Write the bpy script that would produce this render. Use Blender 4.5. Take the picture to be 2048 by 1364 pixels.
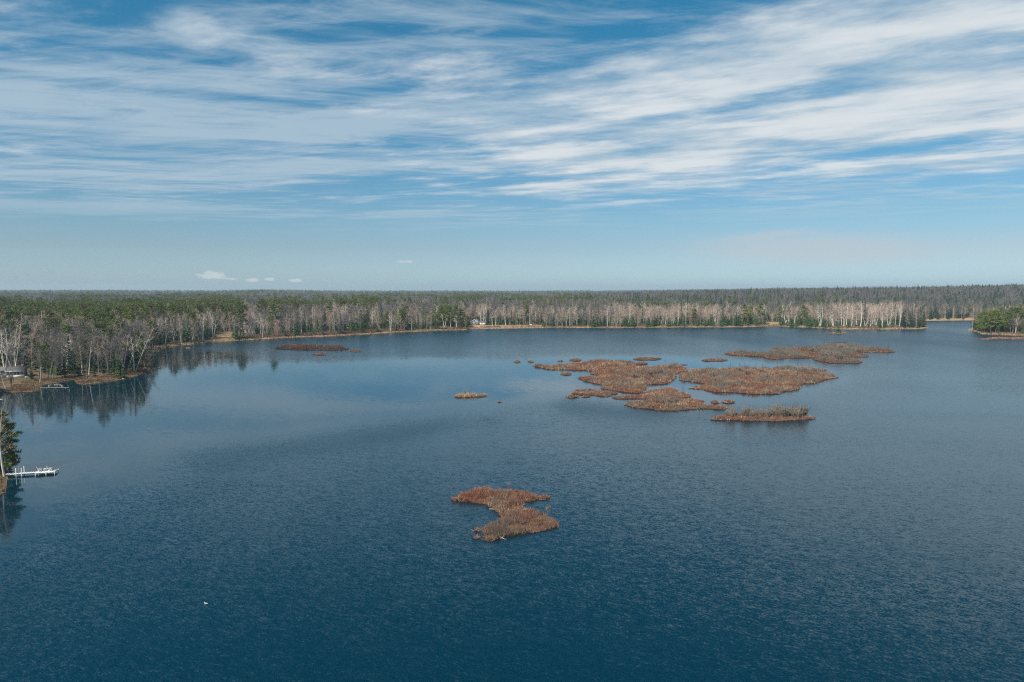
import bpy, math, random
import numpy as np
from mathutils import Vector

# ------------------------------------------------------------------ camera, light, exposure
for o in list(bpy.data.objects): bpy.data.objects.remove(o)
SC = bpy.context.scene
COL = SC.collection
CAMH, F, CX, CY = 38.0, 1365.0, 1024.0, 682.0        # drone height (m), focal length and centre in photo pixels
PITCH = math.radians(4.4)
cam = bpy.data.cameras.new('camera'); camo = bpy.data.objects.new('camera', cam); COL.objects.link(camo)
cam.sensor_width = 36.0; cam.lens = 36.0*F/2048.0; cam.clip_start = 0.5; cam.clip_end = 40000
camo.location = (0, 0, CAMH); camo.rotation_euler = (math.pi/2-PITCH, 0, 0)
SC.camera = camo
SUN_EL, SUN_AZ = math.radians(46), math.radians(-136)   # azimuth from +Y (view direction), negative = left
sd_ = bpy.data.lights.new('sun', 'SUN'); sd_.energy = 5.0; sd_.angle = math.radians(0.6); sd_.color = (1.0, 0.93, 0.82)
suno = bpy.data.objects.new('sun', sd_); COL.objects.link(suno)
sv = Vector((math.sin(SUN_AZ)*math.cos(SUN_EL), math.cos(SUN_AZ)*math.cos(SUN_EL), math.sin(SUN_EL)))
suno.rotation_euler = sv.to_track_quat('Z', 'Y').to_euler(); suno.location = (0, 0, 300)
vs = SC.view_settings
vs.view_transform = 'Standard'; vs.look = 'None'; vs.gamma = 1.0; vs.use_curve_mapping = False; vs.exposure = 0.25
SC.cycles.use_denoising = False; SC.cycles.filter_width = 1.15
SC.cycles.max_bounces = 6; SC.cycles.diffuse_bounces = 2; SC.cycles.glossy_bounces = 3
SC.cycles.sample_clamp_indirect = 3.0; SC.cycles.volume_bounces = 0; SC.cycles.caustics_reflective = False; SC.cycles.caustics_refractive = False

def ray(px, py):
    x = (px-CX)/F; z = (CY-py)/F
    c, s = math.cos(PITCH), math.sin(PITCH)
    return (x, c+z*s, -s+z*c)
def azel(px, py):
    x, y, z = ray(px, py)
    return math.atan2(x, y), math.atan2(z, math.hypot(x, y))

class NT:
    """tiny node-tree helper"""
    def __init__(s, tree): s.t = tree; s.n = tree.nodes; s.l = tree.links
    def new(s, typ, **kw):
        n = s.n.new(typ)
        for k, v in kw.items(): setattr(n, k, v)
        return n
    def put(s, sock, v):
        if hasattr(v, 'is_output') or isinstance(v, bpy.types.NodeSocket): s.l.new(v, sock)
        else: sock.default_value = v
    def m(s, op, a, b=0.0, c=0.0, clamp=False):
        n = s.n.new('ShaderNodeMath'); n.operation = op; n.use_clamp = clamp
        s.put(n.inputs[0], a); s.put(n.inputs[1], b)
        if op in ('MULTIPLY_ADD', 'SMOOTH_MIN', 'SMOOTH_MAX', 'COMPARE'): s.put(n.inputs[2], c)
        return n.outputs[0]
    def smooth(s, x, a, b):
        n = s.n.new('ShaderNodeMapRange'); n.interpolation_type = 'SMOOTHSTEP'
        s.put(n.inputs[0], x); s.put(n.inputs[1], a); s.put(n.inputs[2], b); n.inputs[3].default_value = 0; n.inputs[4].default_value = 1
        return n.outputs[0]
    def mix(s, f, a, b, blend='MIX'):
        n = s.n.new('ShaderNodeMix'); n.data_type = 'RGBA'; n.blend_type = blend
        s.put(n.inputs[0], f)
        for k, v in ((6, a), (7, b)):
            if isinstance(v, tuple) and len(v) == 3: v = (*v, 1)
            s.put(n.inputs[k], v)
        return n.outputs[2]
    def xyz(s, x, y, z):
        n = s.n.new('ShaderNodeCombineXYZ'); s.put(n.inputs[0], x); s.put(n.inputs[1], y); s.put(n.inputs[2], z); return n.outputs[0]
    def sep(s, v):
        n = s.n.new('ShaderNodeSeparateXYZ'); s.put(n.inputs[0], v); return n.outputs
    def noise(s, vec, scale, detail=3, rough=0.5, dist=0.0, out=0):
        n = s.n.new('ShaderNodeTexNoise'); s.put(n.inputs['Vector'], vec); n.inputs['Scale'].default_value = scale
        n.inputs['Detail'].default_value = detail; n.inputs['Roughness'].default_value = rough; n.inputs['Distortion'].default_value = dist
        return n.outputs[out]

# ------------------------------------------------------------------ sky: Nishita air with streaked high cloud
world = bpy.data.worlds.new('World'); SC.world = world; world.use_nodes = True
def build_world():
    w = NT(world.node_tree); w.n.clear()
    sky = w.new('ShaderNodeTexSky'); sky.sky_type = 'NISHITA'; sky.sun_disc = False
    sky.sun_elevation = SUN_EL; sky.sun_rotation = SUN_AZ; sky.altitude = 300; sky.air_density = 1.0; sky.dust_density = 0.6; sky.ozone_density = 2.0
    world.cycles.sampling_method = 'MANUAL'; world.cycles.sample_map_resolution = 512
    tc = w.new('ShaderNodeTexCoord'); d = tc.outputs['Generated']
    x, y, z = w.sep(d)[:3]
    az = w.m('ARCTAN2', x, y)
    el = w.m('ARCSINE', z)
    ae = w.xyz(az, el, 0.0)
    zc = w.m('MAXIMUM', z, 0.022)
    uv = w.xyz(w.m('DIVIDE', x, zc), w.m('DIVIDE', y, zc), 0.0)
    def mapping(vec, loc, ang, sc, typ):
        n = w.new('ShaderNodeMapping', vector_type=typ); w.l.new(vec, n.inputs[0])
        n.inputs[1].default_value = (*loc, 0); n.inputs[2].default_value = (0, 0, ang); n.inputs[3].default_value = (*sc, 1)
        return n.outputs[0]
    def rot(ang, ks, kt, off=(0, 0)): return mapping(uv, off, ang, (1/ks, 1/kt), 'TEXTURE')
    def total(lst):
        acc = 0.0
        for k, b in lst:
            px, py, rx, ry, tilt = (*b, 0.0)[:5]
            p = mapping(ae, azel(px, py), tilt, (rx/F, ry/F), 'TEXTURE')
            n = w.new('ShaderNodeVectorMath', operation='DOT_PRODUCT'); w.l.new(p, n.inputs[0]); w.l.new(p, n.inputs[1])
            acc = w.m('MULTIPLY_ADD', w.m('POWER', 1/math.e, n.outputs['Value']), k, acc)
        return acc
    def dev(n, k): return w.m('MULTIPLY_ADD', n, k, -0.5*k)
    high = w.smooth(el, 0.10, 0.30)
    away = w.m('MULTIPLY', w.smooth(w.m('ABSOLUTE', az), 0.62, 0.95), high)
    zen = w.smooth(el, 0.38, 0.52)
    around = w.m('MULTIPLY_ADD', away, 0.45, w.m('MULTIPLY', zen, -0.9))     # scattered cloud goes on all round, thinning to blue overhead
    # banded altocumulus on the right, drawn out along one wind direction
    vA = rot(math.radians(-33), 0.75, 1.5)
    nA = w.noise(vA, 1.0, 7, 0.55, 0.0)
    nA2 = w.noise(rot(math.radians(-28), 0.8, 4.2, (3, 1)), 1.0, 3, 0.5, 0.0)
    nP = w.noise(rot(math.radians(-20), 1.9, 2.6, (5, 2)), 1.0, 5, 0.62, 0.0)
    covA = total([(0.9, (1180, 165, 330, 55, 0.14)), (0.9, (1680, 95, 430, 70, 0.24)), (0.95, (1560, 285, 540, 50, 0.12)), (0.9, (2080, 150, 330, 150)),
                  (0.8, (1120, 300, 230, 36, -0.05)), (0.62, (1110, 375, 170, 14, 0.05)), (0.7, (1270, 408, 70, 9)), (0.7, (1690, 347, 110, 9, 0.08)),
                  (1.35, (375, 45, 85, 40)), (0.55, (905, 140, 110, 26)), (-1.0, (1330, 30, 330, 42, 0.14)), (-0.5, (1480, 205, 380, 18, 0.16)), (-0.4, (1080, 235, 120, 12, 0.1)), (-0.5, (1760, 70, 80, 26, 0.3)), (0.5, (470, 100, 120, 30)), (0.35, (1500, 150, 600, 130, 0.1)), (-0.3, (300, 250, 700, 200)), (0.35, (1000, 265, 140, 22, -0.2))])
    covA = w.m('SUBTRACT', w.m('MULTIPLY', covA, 0.76), 0.10)
    dA = w.m('ADD', w.m('ADD', covA, around), w.m('ADD', dev(nA, 2.4), w.m('ADD', dev(nA2, 0.45), dev(nP, 1.7))))
    low = w.smooth(el, 0.075, 0.165)
    dA = w.m('MULTIPLY', w.smooth(dA, -0.12, 1.0), low)
    # thin fibrous cirrus on the left
    vB = rot(math.radians(-9), 0.34, 0.95)
    wv = w.new('ShaderNodeVectorMath', operation='SCALE'); w.l.new(w.noise(vB, 1.6, 2, 0.5, 0, 1), wv.inputs[0]); wv.inputs['Scale'].default_value = 1.1
    warp = w.new('ShaderNodeVectorMath', operation='ADD'); w.l.new(vB, warp.inputs[0]); w.l.new(wv.outputs[0], warp.inputs[1])
    nB = w.noise(warp.outputs[0], 1.1, 7, 0.66, 0.0)
    nB2 = w.noise(rot(math.radians(20), 0.6, 5.0), 1.0, 4, 0.65, 0.0)
    covB = total([(0.85, (120, 195, 430, 95, -0.12)), (0.6, (520, 165, 300, 55)), (0.75, (60, 280, 500, 45)), (0.75, (520, 262, 400, 30, 0.03)), (0.5, (300, 335, 380, 18, 0.05)),
                  (2.2, (110, 414, 380, 12, 0.035)), (0.55, (800, 40, 480, 55)), (0.25, (1000, 240, 420, 60)), (0.3, (1500, 240, 700, 150)), (0.5, (690, 165, 130, 40)),
                  (-0.75, (600, 206, 400, 9, 0.02)), (0.4, (880, 215, 160, 30)), (-0.6, (120, 10, 260, 34)), (-0.4, (560, 350, 300, 14, 0.04)), (0.45, (640, 150, 420, 90)), (0.3, (100, 110, 400, 60))])
    covB = w.m('ADD', w.m('MULTIPLY', covB, 0.54), 0.20)
    dB = w.m('ADD', w.m('ADD', covB, around), w.m('ADD', dev(nB, 4.6), dev(nB2, 1.3)))
    dB = w.m('MULTIPLY', w.m('MULTIPLY', w.smooth(dB, 0.0, 1.3), 0.78), w.smooth(el, 0.06, 0.13))
    # far low puffs and a veil near the horizon
    nC = w.noise(mapping(ae, (0, 0), 0, (90, 170), 'POINT'), 1.0, 3, 0.6)
    covC = total([(1.0, (424, 550, 30, 9)), (0.95, (505, 560, 17, 5)), (0.9, (540, 558, 12, 4)), (0.95, (592, 561, 18, 5)), (0.6, (810, 523, 30, 5)), (0.7, (465, 558, 12, 3))])
    dC = w.m('MULTIPLY', w.smooth(w.m('ADD', covC, dev(nC, 1.3)), 0.40, 0.85), 0.8)
    dD = w.m('MULTIPLY', w.smooth(w.m('ADD', total([(1.2, (1640, 500, 230, 32, -0.03)), (0.5, (1540, 468, 70, 7, 0.1)), (0.35, (2040, 500, 60, 40))]), dev(nC, 0.5)), 0.1, 1.1), 0.62)
    # the photograph's grade of the air: a muted, slightly teal blue
    cr = w.new('ShaderNodeValToRGB'); w.l.new(w.m('MULTIPLY', el, 2.5), cr.inputs[0]); r = cr.color_ramp
    stops = [(0.0, (0.79, 1.13, 1.63)), (0.14, (0.76, 0.92, 1.12)), (0.24, (0.70, 0.97, 1.10)), (0.6, (0.43, 1.04, 1.17)), (1.0, (0.24, 1.08, 1.22))]
    while len(r.elements) < len(stops): r.elements.new(0.5)
    for e, (p, c) in zip(r.elements, stops): e.position = p; e.color = (*[v/1.8 for v in c], 1)
    base = w.mix(1.0, sky.outputs[0], cr.outputs[0], 'MULTIPLY')
    sc = w.new('ShaderNodeVectorMath', operation='SCALE'); w.l.new(base, sc.inputs[0]); sc.inputs['Scale'].default_value = 1.8
    base = sc.outputs[0]
    cA = w.mix(w.smooth(w.m('ADD', nA, w.m('ADD', dev(nA2, 0.2), dev(nP, 0.4))), 0.32, 0.66), (5.0, 6.5, 7.7), (8.8, 9.3, 9.6))
    out = w.mix(dD, base, (6.3, 7.0, 7.5))
    out = w.mix(dC, out, (7.6, 8.0, 8.3))
    out = w.mix(dB, out, (5.4, 6.8, 7.9))
    out = w.mix(w.m('MULTIPLY', dA, 0.94), out, cA)
    bg = w.new('ShaderNodeBackground'); w.l.new(out, bg.inputs[0]); bg.inputs[1].default_value = 0.0705
    wo = w.new('ShaderNodeOutputWorld'); w.l.new(bg.outputs[0], wo.inputs[0])
build_world()

# ------------------------------------------------------------------ helpers
def gp(px, py, z=0.0):
    x, y, dz = ray(px, py)
    s = (z-CAMH)/dz
    return np.array((x*s, y*s, z))
def ppx(x, y):                      # bearing of a ground point, written as a photo column
    return CX + F*x/np.maximum(y, 1.0)
def height_for(p, top_py):          # height above p's foot that reaches a photo row
    r = ray(CX, top_py)
    return CAMH + p[1]*(r[2]/r[1]) - p[2]

rng = np.random.default_rng(7)
def vnoise(x, y, seed=0):
    xi = np.floor(x).astype(np.int64); yi = np.floor(y).astype(np.int64)
    fx = x-xi; fy = y-yi; fx = fx*fx*(3-2*fx); fy = fy*fy*(3-2*fy)
    def h(a, b):
        n = (a*374761393 + b*668265263 + seed*974711) & 0x7fffffff
        n = ((n ^ (n >> 13))*1274126177) & 0x7fffffff
        return ((n ^ (n >> 16)) & 0xffff)/65535.0
    return (h(xi, yi)*(1-fx)+h(xi+1, yi)*fx)*(1-fy)+(h(xi, yi+1)*(1-fx)+h(xi+1, yi+1)*fx)*fy
def fbm(x, y, oct=4, seed=0):
    t = 0; a = 0.5
    for k in range(oct):
        t = t + a*vnoise(x*2**k+17.3*k, y*2**k-9.1*k, seed+k); a *= 0.5
    return t/(1-0.5**oct)
def sstep(a, b, x):
    t = np.clip((x-a)/(b-a), 0, 1); return t*t*(3-2*t)
def poly_sd(P, poly):
    """signed distance, positive inside"""
    P = np.asarray(P, float); A = np.asarray(poly, float)[:, :2]; B = np.roll(A, -1, 0)
    out = np.empty(len(P))
    for i0 in range(0, len(P), 20000):
        q = P[i0:i0+20000, None, :2]
        e = (B-A)[None]; w = q-A[None]
        t = np.clip((w*e).sum(2)/np.maximum((e*e).sum(2), 1e-9), 0, 1)
        dd = w-e*t[..., None]; d = np.sqrt((dd*dd).sum(2).min(1))
        c1 = A[None, :, 1] > q[..., 1]; c2 = B[None, :, 1] > q[..., 1]
        xs = A[None, :, 0]+(q[..., 1]-A[None, :, 1])*(B-A)[None, :, 0]/np.where(np.abs((B-A)[None, :, 1]) < 1e-9, 1e-9, (B-A)[None, :, 1])
        ins = (((c1 != c2) & (q[..., 0] < xs)).sum(1) % 2) == 1
        out[i0:i0+20000] = np.where(ins, d, -d)
    return out

def mesh_np(name, verts, faces, mats=None, smooth=False, fmat=None, attr=None):
    """verts (N,3); faces list of arrays (M,3) / (M,4)"""
    verts = np.asarray(verts, np.float32)
    if isinstance(faces, np.ndarray): faces = [faces]
    faces = [f for f in faces if len(f)]
    me = bpy.data.meshes.new(name)
    me.vertices.add(len(verts)); me.vertices.foreach_set('co', verts.ravel())
    loops = np.concatenate([f.ravel() for f in faces]).astype(np.int32)
    tot = np.concatenate([np.full(len(f), f.shape[1]) for f in faces]).astype(np.int32)
    st = np.concatenate([[0], np.cumsum(tot)[:-1]]).astype(np.int32)
    me.loops.add(len(loops)); me.loops.foreach_set('vertex_index', loops)
    me.polygons.add(len(tot)); me.polygons.foreach_set('loop_start', st); me.polygons.foreach_set('loop_total', tot)
    if smooth: me.polygons.foreach_set('use_smooth', np.ones(len(tot), bool))
    for m in (mats or []): me.materials.append(m)
    if fmat is not None: me.polygons.foreach_set('material_index', np.asarray(fmat, np.int32))
    if attr:
        for k, a in attr.items():
            a = np.asarray(a, np.float32)
            if a.ndim == 1:
                at = me.attributes.new(k, 'FLOAT', 'POINT'); at.data.foreach_set('value', a)
            else:
                at = me.attributes.new(k, 'FLOAT_COLOR', 'POINT')
                at.data.foreach_set('color', np.c_[a, np.ones(len(a))].astype(np.float32).ravel())
    me.update(calc_edges=True)
    return me
def link(name, data, parent=None, loc=None, rz=None):
    o = bpy.data.objects.new(name, data); COL.objects.link(o)
    if parent is not None: o.parent = parent
    if loc is not None: o.location = tuple(float(c) for c in loc)
    if rz is not None: o.rotation_euler = (0, 0, rz)
    return o
def tag(o, label=None, cat=None, group=None, kind=None):
    if label: o['label'] = label
    if cat: o['category'] = cat
    if group: o['group'] = group
    if kind: o['kind'] = kind
    return o

class MB:
    """mesh builder: tubes, boxes, slivers"""
    def __init__(s): s.v = []; s.q = []; s.t = []; s.n = 0
    def add(s, v, q=(), t=()):
        v = np.asarray(v, float).reshape(-1, 3)
        if len(q): s.q.append(np.asarray(q)+s.n)
        if len(t): s.t.append(np.asarray(t)+s.n)
        s.v.append(v); s.n += len(v)
    def tube(s, pts, rad, sides=5):
        pts = np.asarray(pts, float); n = len(pts); ring = []
        for i in range(n):
            d = pts[min(i+1, n-1)]-pts[max(i-1, 0)]; d = d/(np.linalg.norm(d)+1e-9)
            a = np.cross(d, (0.31, 0.95, 0.12)); a = a/(np.linalg.norm(a)+1e-9); b = np.cross(d, a)
            th = np.arange(sides)*2*math.pi/sides
            ring.append(pts[i]+rad[i]*(np.cos(th)[:, None]*a+np.sin(th)[:, None]*b))
        q = []
        for i in range(n-1):
            for k in range(sides):
                k2 = (k+1) % sides
                q.append((i*sides+k, i*sides+k2, (i+1)*sides+k2, (i+1)*sides+k))
        t = [((n-1)*sides, (n-1)*sides+k, (n-1)*sides+k+1) for k in range(1, sides-1)]
        s.add(np.concatenate(ring), q, t)
    def slivers(s, p, d, w, L):
        """flat pointed blades from p along d"""
        p = np.asarray(p, float); d = np.asarray(d, float); n = len(p)
        d = d/(np.linalg.norm(d, axis=1, keepdims=True)+1e-9)
        r = rng.normal(size=(n, 3)); c = np.cross(d, r); c /= (np.linalg.norm(c, axis=1, keepdims=True)+1e-9)
        w = np.broadcast_to(w, n)[:, None]; L = np.broadcast_to(L, n)[:, None]
        v = np.stack([p-c*w/2, p+c*w/2, p+d*L], 1).reshape(-1, 3)
        s.add(v, (), np.arange(3*n).reshape(n, 3))
    def box(s, x0, x1, y0, y1, z0, z1):
        v = [(x, y, z) for z in (z0, z1) for y in (y0, y1) for x in (x0, x1)]
        s.add(v, [(0, 2, 3, 1), (4, 5, 7, 6), (0, 1, 5, 4), (2, 6, 7, 3), (0, 4, 6, 2), (1, 3, 7, 5)])
    def mesh(s, name, mats=None, smooth=False, attr=None):
        fs = []
        if s.q: fs.append(np.concatenate(s.q))
        if s.t: fs.append(np.concatenate(s.t))
        return mesh_np(name, np.concatenate(s.v), fs, mats, smooth, attr=attr)

# ------------------------------------------------------------------ materials
def mat(name, col, rough=0.85, var=0.0, col2=None, nscale=0.5, objvar=0.0, spec=0.15, attr=None, translucent=0.0):
    m = bpy.data.materials.new(name); m.use_nodes = True
    t = NT(m.node_tree); b = t.n['Principled BSDF']
    b.inputs['Roughness'].default_value = rough; b.inputs['Specular IOR Level'].default_value = spec
    c = (*col, 1)
    if attr:
        an = t.new('ShaderNodeAttribute', attribute_name=attr); c = an.outputs['Color']
    if col2 is not None:
        g = t.new('ShaderNodeNewGeometry')
        n = t.noise(g.outputs['Position'], nscale, 4, 0.6)
        c = t.mix(t.smooth(n, 0.35, 0.65), c, col2)
    if objvar:
        oi = t.new('ShaderNodeObjectInfo')
        hs = t.new('ShaderNodeHueSaturation'); t.put(hs.inputs['Color'], c)
        r = oi.outputs['Random']
        t.l.new(t.m('MULTIPLY_ADD', r, 0.06*objvar, 0.5-0.03*objvar), hs.inputs['Hue'])
        r2 = t.m('FRACT', t.m('MULTIPLY', r, 37.7))
        t.l.new(t.m('MULTIPLY_ADD', r2, 0.75*objvar, 1-0.375*objvar), hs.inputs['Value'])
        c = hs.outputs[0]
    t.put(b.inputs['Base Color'], c)
    return m
M = dict(
    birch=mat('birch_bark', (0.80, 0.77, 0.70), 0.8, col2=(0.62, 0.58, 0.52), nscale=0.9, objvar=0.5),
    palebark=mat('pale_bark', (0.40, 0.36, 0.32), 0.85, col2=(0.28, 0.245, 0.22), nscale=0.9, objvar=0.6),
    birchtwig=mat('birch_twigs', (0.40, 0.29, 0.215), 0.9, objvar=0.6),
    grey=mat('grey_bark', (0.24, 0.225, 0.21), 0.9, col2=(0.16, 0.14, 0.13), objvar=0.4),
    greytwig=mat('grey_twigs', (0.165, 0.150, 0.142), 0.9, objvar=0.6),
    spruce=mat('spruce_needles', (0.036, 0.074, 0.046), 0.8, objvar=0.7),
    fir=mat('fir_needles', (0.070, 0.122, 0.044), 0.8, objvar=0.7),
    pine=mat('pine_needles', (0.128, 0.160, 0.042), 0.8, objvar=0.7),
    redpine=mat('red_pine_needles', (0.120, 0.143, 0.040), 0.8, objvar=0.8),
    conbark=mat('conifer_bark', (0.13, 0.095, 0.075), 0.9),
    pinebark=mat('red_pine_bark', (0.24, 0.15, 0.105), 0.9),
    dead=mat('weathered_wood', (0.33, 0.30, 0.27), 0.9, objvar=0.4),
    drift=mat('driftwood', (0.62, 0.58, 0.52), 0.9),
    bush=mat('bush_twigs', (0.215, 0.185, 0.155), 0.9, objvar=0.5),
    tama=mat('tamarack_twigs', (0.135, 0.125, 0.105), 0.9, objvar=0.5),
    brush=mat('brush', (1, 1, 1), 0.9, attr='tint'),
    white=mat('white_paint', (0.74, 0.75, 0.75), 0.5),
    offwhite=mat('weathered_white', (0.62, 0.61, 0.58), 0.7, col2=(0.50, 0.49, 0.46), nscale=2),
    greywall=mat('grey_siding', (0.27, 0.275, 0.28), 0.8),
    roof=mat('roof_shingle', (0.17, 0.175, 0.18), 0.9, col2=(0.13, 0.13, 0.135), nscale=1.5),
    brick=mat('chimney_brick', (0.34, 0.20, 0.15), 0.9),
    glass=mat('window_glass', (0.015, 0.02, 0.025), 0.08, spec=0.5),
    deck=mat('deck_boards', (0.76, 0.73, 0.68), 0.8, col2=(0.64, 0.61, 0.57), nscale=1.2),
    rock=mat('stone', (0.24, 0.23, 0.21), 0.9, col2=(0.14, 0.135, 0.125), nscale=1.5),
    blue=mat('blue_plastic', (0.02, 0.30, 0.52), 0.4, spec=0.4),
    tarp=mat('blue_tarp', (0.03, 0.12, 0.24), 0.6),
    red=mat('faded_red_paint', (0.52, 0.14, 0.11), 0.6),
    tyre=mat('black_rubber', (0.02, 0.02, 0.02), 0.9),
    concrete=mat('pale_concrete', (0.55, 0.51, 0.45), 0.9),
)

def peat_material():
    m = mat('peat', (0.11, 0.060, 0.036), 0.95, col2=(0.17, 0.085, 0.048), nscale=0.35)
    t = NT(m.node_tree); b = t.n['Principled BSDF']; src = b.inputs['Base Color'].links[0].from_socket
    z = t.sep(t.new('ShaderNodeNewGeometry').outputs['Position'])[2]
    t.l.new(t.mix(t.smooth(z, 0.10, 0.24), (0.022, 0.016, 0.012), src), b.inputs['Base Color'])   # dark waterline rim: wet peat plus edge shadow painted into the colour
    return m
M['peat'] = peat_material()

# ------------------------------------------------------------------ shoreline, ground, water
SHORE_PX = [(8, 985), (14, 962), (19, 950), (17, 943), (4, 935), (-40, 922), (-130, 880), (-160, 840), (-100, 812), (-60, 798), (-5, 790), (18, 788), (25, 784), (45, 783), (62, 783),
    (76, 780), (84, 776), (80, 771), (92, 768), (112, 765), (140, 760), (151, 758), (155, 767), (167, 769), (185, 767), (215, 763), (245, 759), (270, 753), (288, 746), (297, 741), (300, 734), (298, 724),
    (300, 714), (308, 705), (318, 698), (335, 694), (365, 690), (395, 687), (420, 684), (450, 682.5), (475, 681), (520, 678.5), (560, 675.5), (600, 674), (640, 673), (690, 670.5), (720, 669),
    (780, 665), (850, 662), (900, 661), (930, 660.5), (947, 658.8), (955, 656), (965, 657.5), (1000, 657), (1040, 656.5), (1080, 656), (1130, 655.5), (1200, 656), (1300, 655.5), (1390, 655), (1470, 654.5),
    (1540, 653), (1600, 654.5), (1640, 656.5), (1665, 658), (1700, 659), (1760, 659), (1800, 658.5), (1845, 658), (1856, 655.5), (1850, 650), (1830, 646), (1815, 643), (1850, 641.5), (1900, 640.8), (1960, 640.3),
    (2020, 640.3), (2090, 642), (2120, 646), (2040, 651), (1985, 654), (1950, 657), (1934, 660.5), (1955, 664), (1962, 668.5), (1990, 670), (2050, 671), (2150, 674), (2300, 682), (2520, 705)]
LAKE = [gp(*p)[:2] for p in SHORE_PX] + [np.array(p) for p in ((640, 330), (760, 60), (700, -400), (-90, -400), (-150, -120), (-95, 60))]
# wobble the shoreline a little so it never runs straight for long
def densify(poly, step_px=None, amp=0.0, seed=0, seg=10.0):
    out = []
    for i in range(len(poly)):
        a, b = np.asarray(poly[i][:2], float), np.asarray(poly[(i+1) % len(poly)][:2], float)
        L = np.linalg.norm(b-a); n = max(1, int(L/seg))
        nrm = np.array((-(b-a)[1], (b-a)[0]))/(L+1e-9)
        for k in range(n):
            p = a+(b-a)*k/n
            out.append(p + nrm*amp*(fbm(np.array([p[0]/seg/1.4]), np.array([p[1]/seg/1.4]), 3, seed)[0]-0.5)*2)
    return out
LAKE = densify(LAKE, amp=1.6, seed=3, seg=9.0)
def lake_sd(P): return -poly_sd(P, LAKE)             # positive on land
def terrain(P, sd=None):
    x, y = P[:, 0], P[:, 1]
    if sd is None: sd = lake_sd(P)
    d = np.hypot(x, y); px = ppx(x, y)
    land = 0.55*(1-np.exp(-np.maximum(sd, 0)/2.0))+3.2*(1-np.exp(-np.maximum(sd, 0)/55.0))
    z = np.where(sd > 0, land, np.maximum(sd*0.22, -1.6))
    n = fbm(x/160, y/160, 3, 5)-0.5
    z = z + np.where(sd > 0, sstep(0, 80, sd)*n*4.0, 0)
    z = z + np.where(sd > 0, sstep(0, 6, sd)*(fbm(x/9, y/9, 3, 8)-0.5)*0.7, 0)
    hr = np.interp(px, [1150, 1350, 1600, 1800, 2050, 2600], [0, 10, 18, 20, 24.5, 27])
    z = z + np.where(y > 50, hr*sstep(900, 1750, d)*(0.93+0.2*fbm(px/70, d/500, 3, 2)), 0)
    z = z + np.where(y > 50, 9.0*np.exp(-((px-540)/90)**2)*sstep(2000, 3300, d), 0)
    z = z + np.where(y > 50, 6.0*sstep(500, 150, px)*sstep(2500, 4200, d)*(0.7+0.6*fbm(px/60, d/900, 3, 4)), 0)
    return z
def ground_z(p): return float(terrain(np.array([[p[0], p[1]]]))[0])
def on_ground(px, py):
    p = gp(px, py)
    for _ in range(4):
        z = max(ground_z(p), 0.0); p = gp(px, py, z)
    p[2] = max(ground_z(p), 0.0); return p

def polar_grid(cols, ds):
    a = (np.asarray(cols)-CX)/F
    X = np.outer(ds, a); Y = np.repeat(np.asarray(ds)[:, None], len(a), 1)
    nr, nc = X.shape
    i = np.arange((nr-1)*(nc-1)); r, c = i//(nc-1), i % (nc-1)
    q = np.stack([r*nc+c, r*nc+c+1, (r+1)*nc+c+1, (r+1)*nc+c], 1)
    return X.ravel(), Y.ravel(), q
cols = np.concatenate([np.linspace(-1400, -330, 36)[:-1], np.arange(-330, 2381, 7), np.linspace(2380, 3500, 36)[1:]])
ds = [80.0]
while ds[-1] < 9500: ds.append(ds[-1]*(1.011 if ds[-1] < 1000 else 1.022))
X, Y, q = polar_grid(cols, np.array(ds))
P = np.stack([X, Y], 1); SD = lake_sd(P); Z = terrain(P, SD)
keep = (SD[q] > -14).any(1); q2 = q[keep]
used = np.unique(q2); remap = np.full(len(X), -1); remap[used] = np.arange(len(used))

def ground_material():
    m = bpy.data.materials.new('forest_floor'); m.use_nodes = True
    t = NT(m.node_tree); b = t.n['Principled BSDF']; b.inputs['Roughness'].default_value = 0.95; b.inputs['Specular IOR Level'].default_value = 0.05
    g = t.new('ShaderNodeNewGeometry'); pos = g.outputs['Position']
    n1 = t.noise(pos, 0.06, 5, 0.6); n2 = t.noise(pos, 0.8, 4, 0.65)
    c = t.mix(t.smooth(n1, 0.35, 0.65), (0.150, 0.100, 0.066), (0.095, 0.082, 0.050))
    c = t.mix(t.m('MULTIPLY', t.smooth(n2, 0.4, 0.7), 0.6), c, (0.21, 0.145, 0.085))
    sa = t.new('ShaderNodeAttribute', attribute_name='straw').outputs['Fac']
    c = t.mix(t.m('MULTIPLY', sa, t.smooth(n2, 0.15, 0.6)), c, (0.45, 0.31, 0.175))
    t.put(b.inputs['Base Color'], c)
    return m
def straw_amount(P, sd):
    px = ppx(P[:, 0], P[:, 1]); d = np.hypot(P[:, 0], P[:, 1])
    bank = np.exp(-np.maximum(sd-1.0, 0)/2.5)*sstep(0.35, 0.6, fbm(P[:, 0]/14, P[:, 1]/14, 3, 11))
    bank = np.where(d < 420, bank*0.35, bank)
    clear = np.where((px > 950) & (px < 1085) & (sd < 26) & (d > 550), 0.9, 0)
    clear = clear + np.where((px > 1525) & (px < 1562) & (sd > 12) & (sd < 60), 0.9, 0) + np.where((px > 1840) & (d > 790) & (sd < 12), 0.7, 0)
    clear = clear + np.where((px < 30) & (P[:, 1] < 300) & (P[:, 1] > 235) & (sd < 16), 0.12, 0)
    wob_ = (fbm(P[:, 0]/12, P[:, 1]/12, 3, 19)-0.5)
    sand = 0.8*sstep(36, 6, np.abs(px-447+wob_*60))*sstep(62, 30, sd+wob_*40)*((d > 430) & (d < 800))
    return np.clip(bank+clear+sand, 0, 1)
straw = straw_amount(P[used], SD[used])
ground = tag(link('ground', mesh_np('ground', np.stack([X, Y, Z], 1)[used], remap[q2], [ground_material()], True, attr={'straw': straw})), kind='structure')

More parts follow.
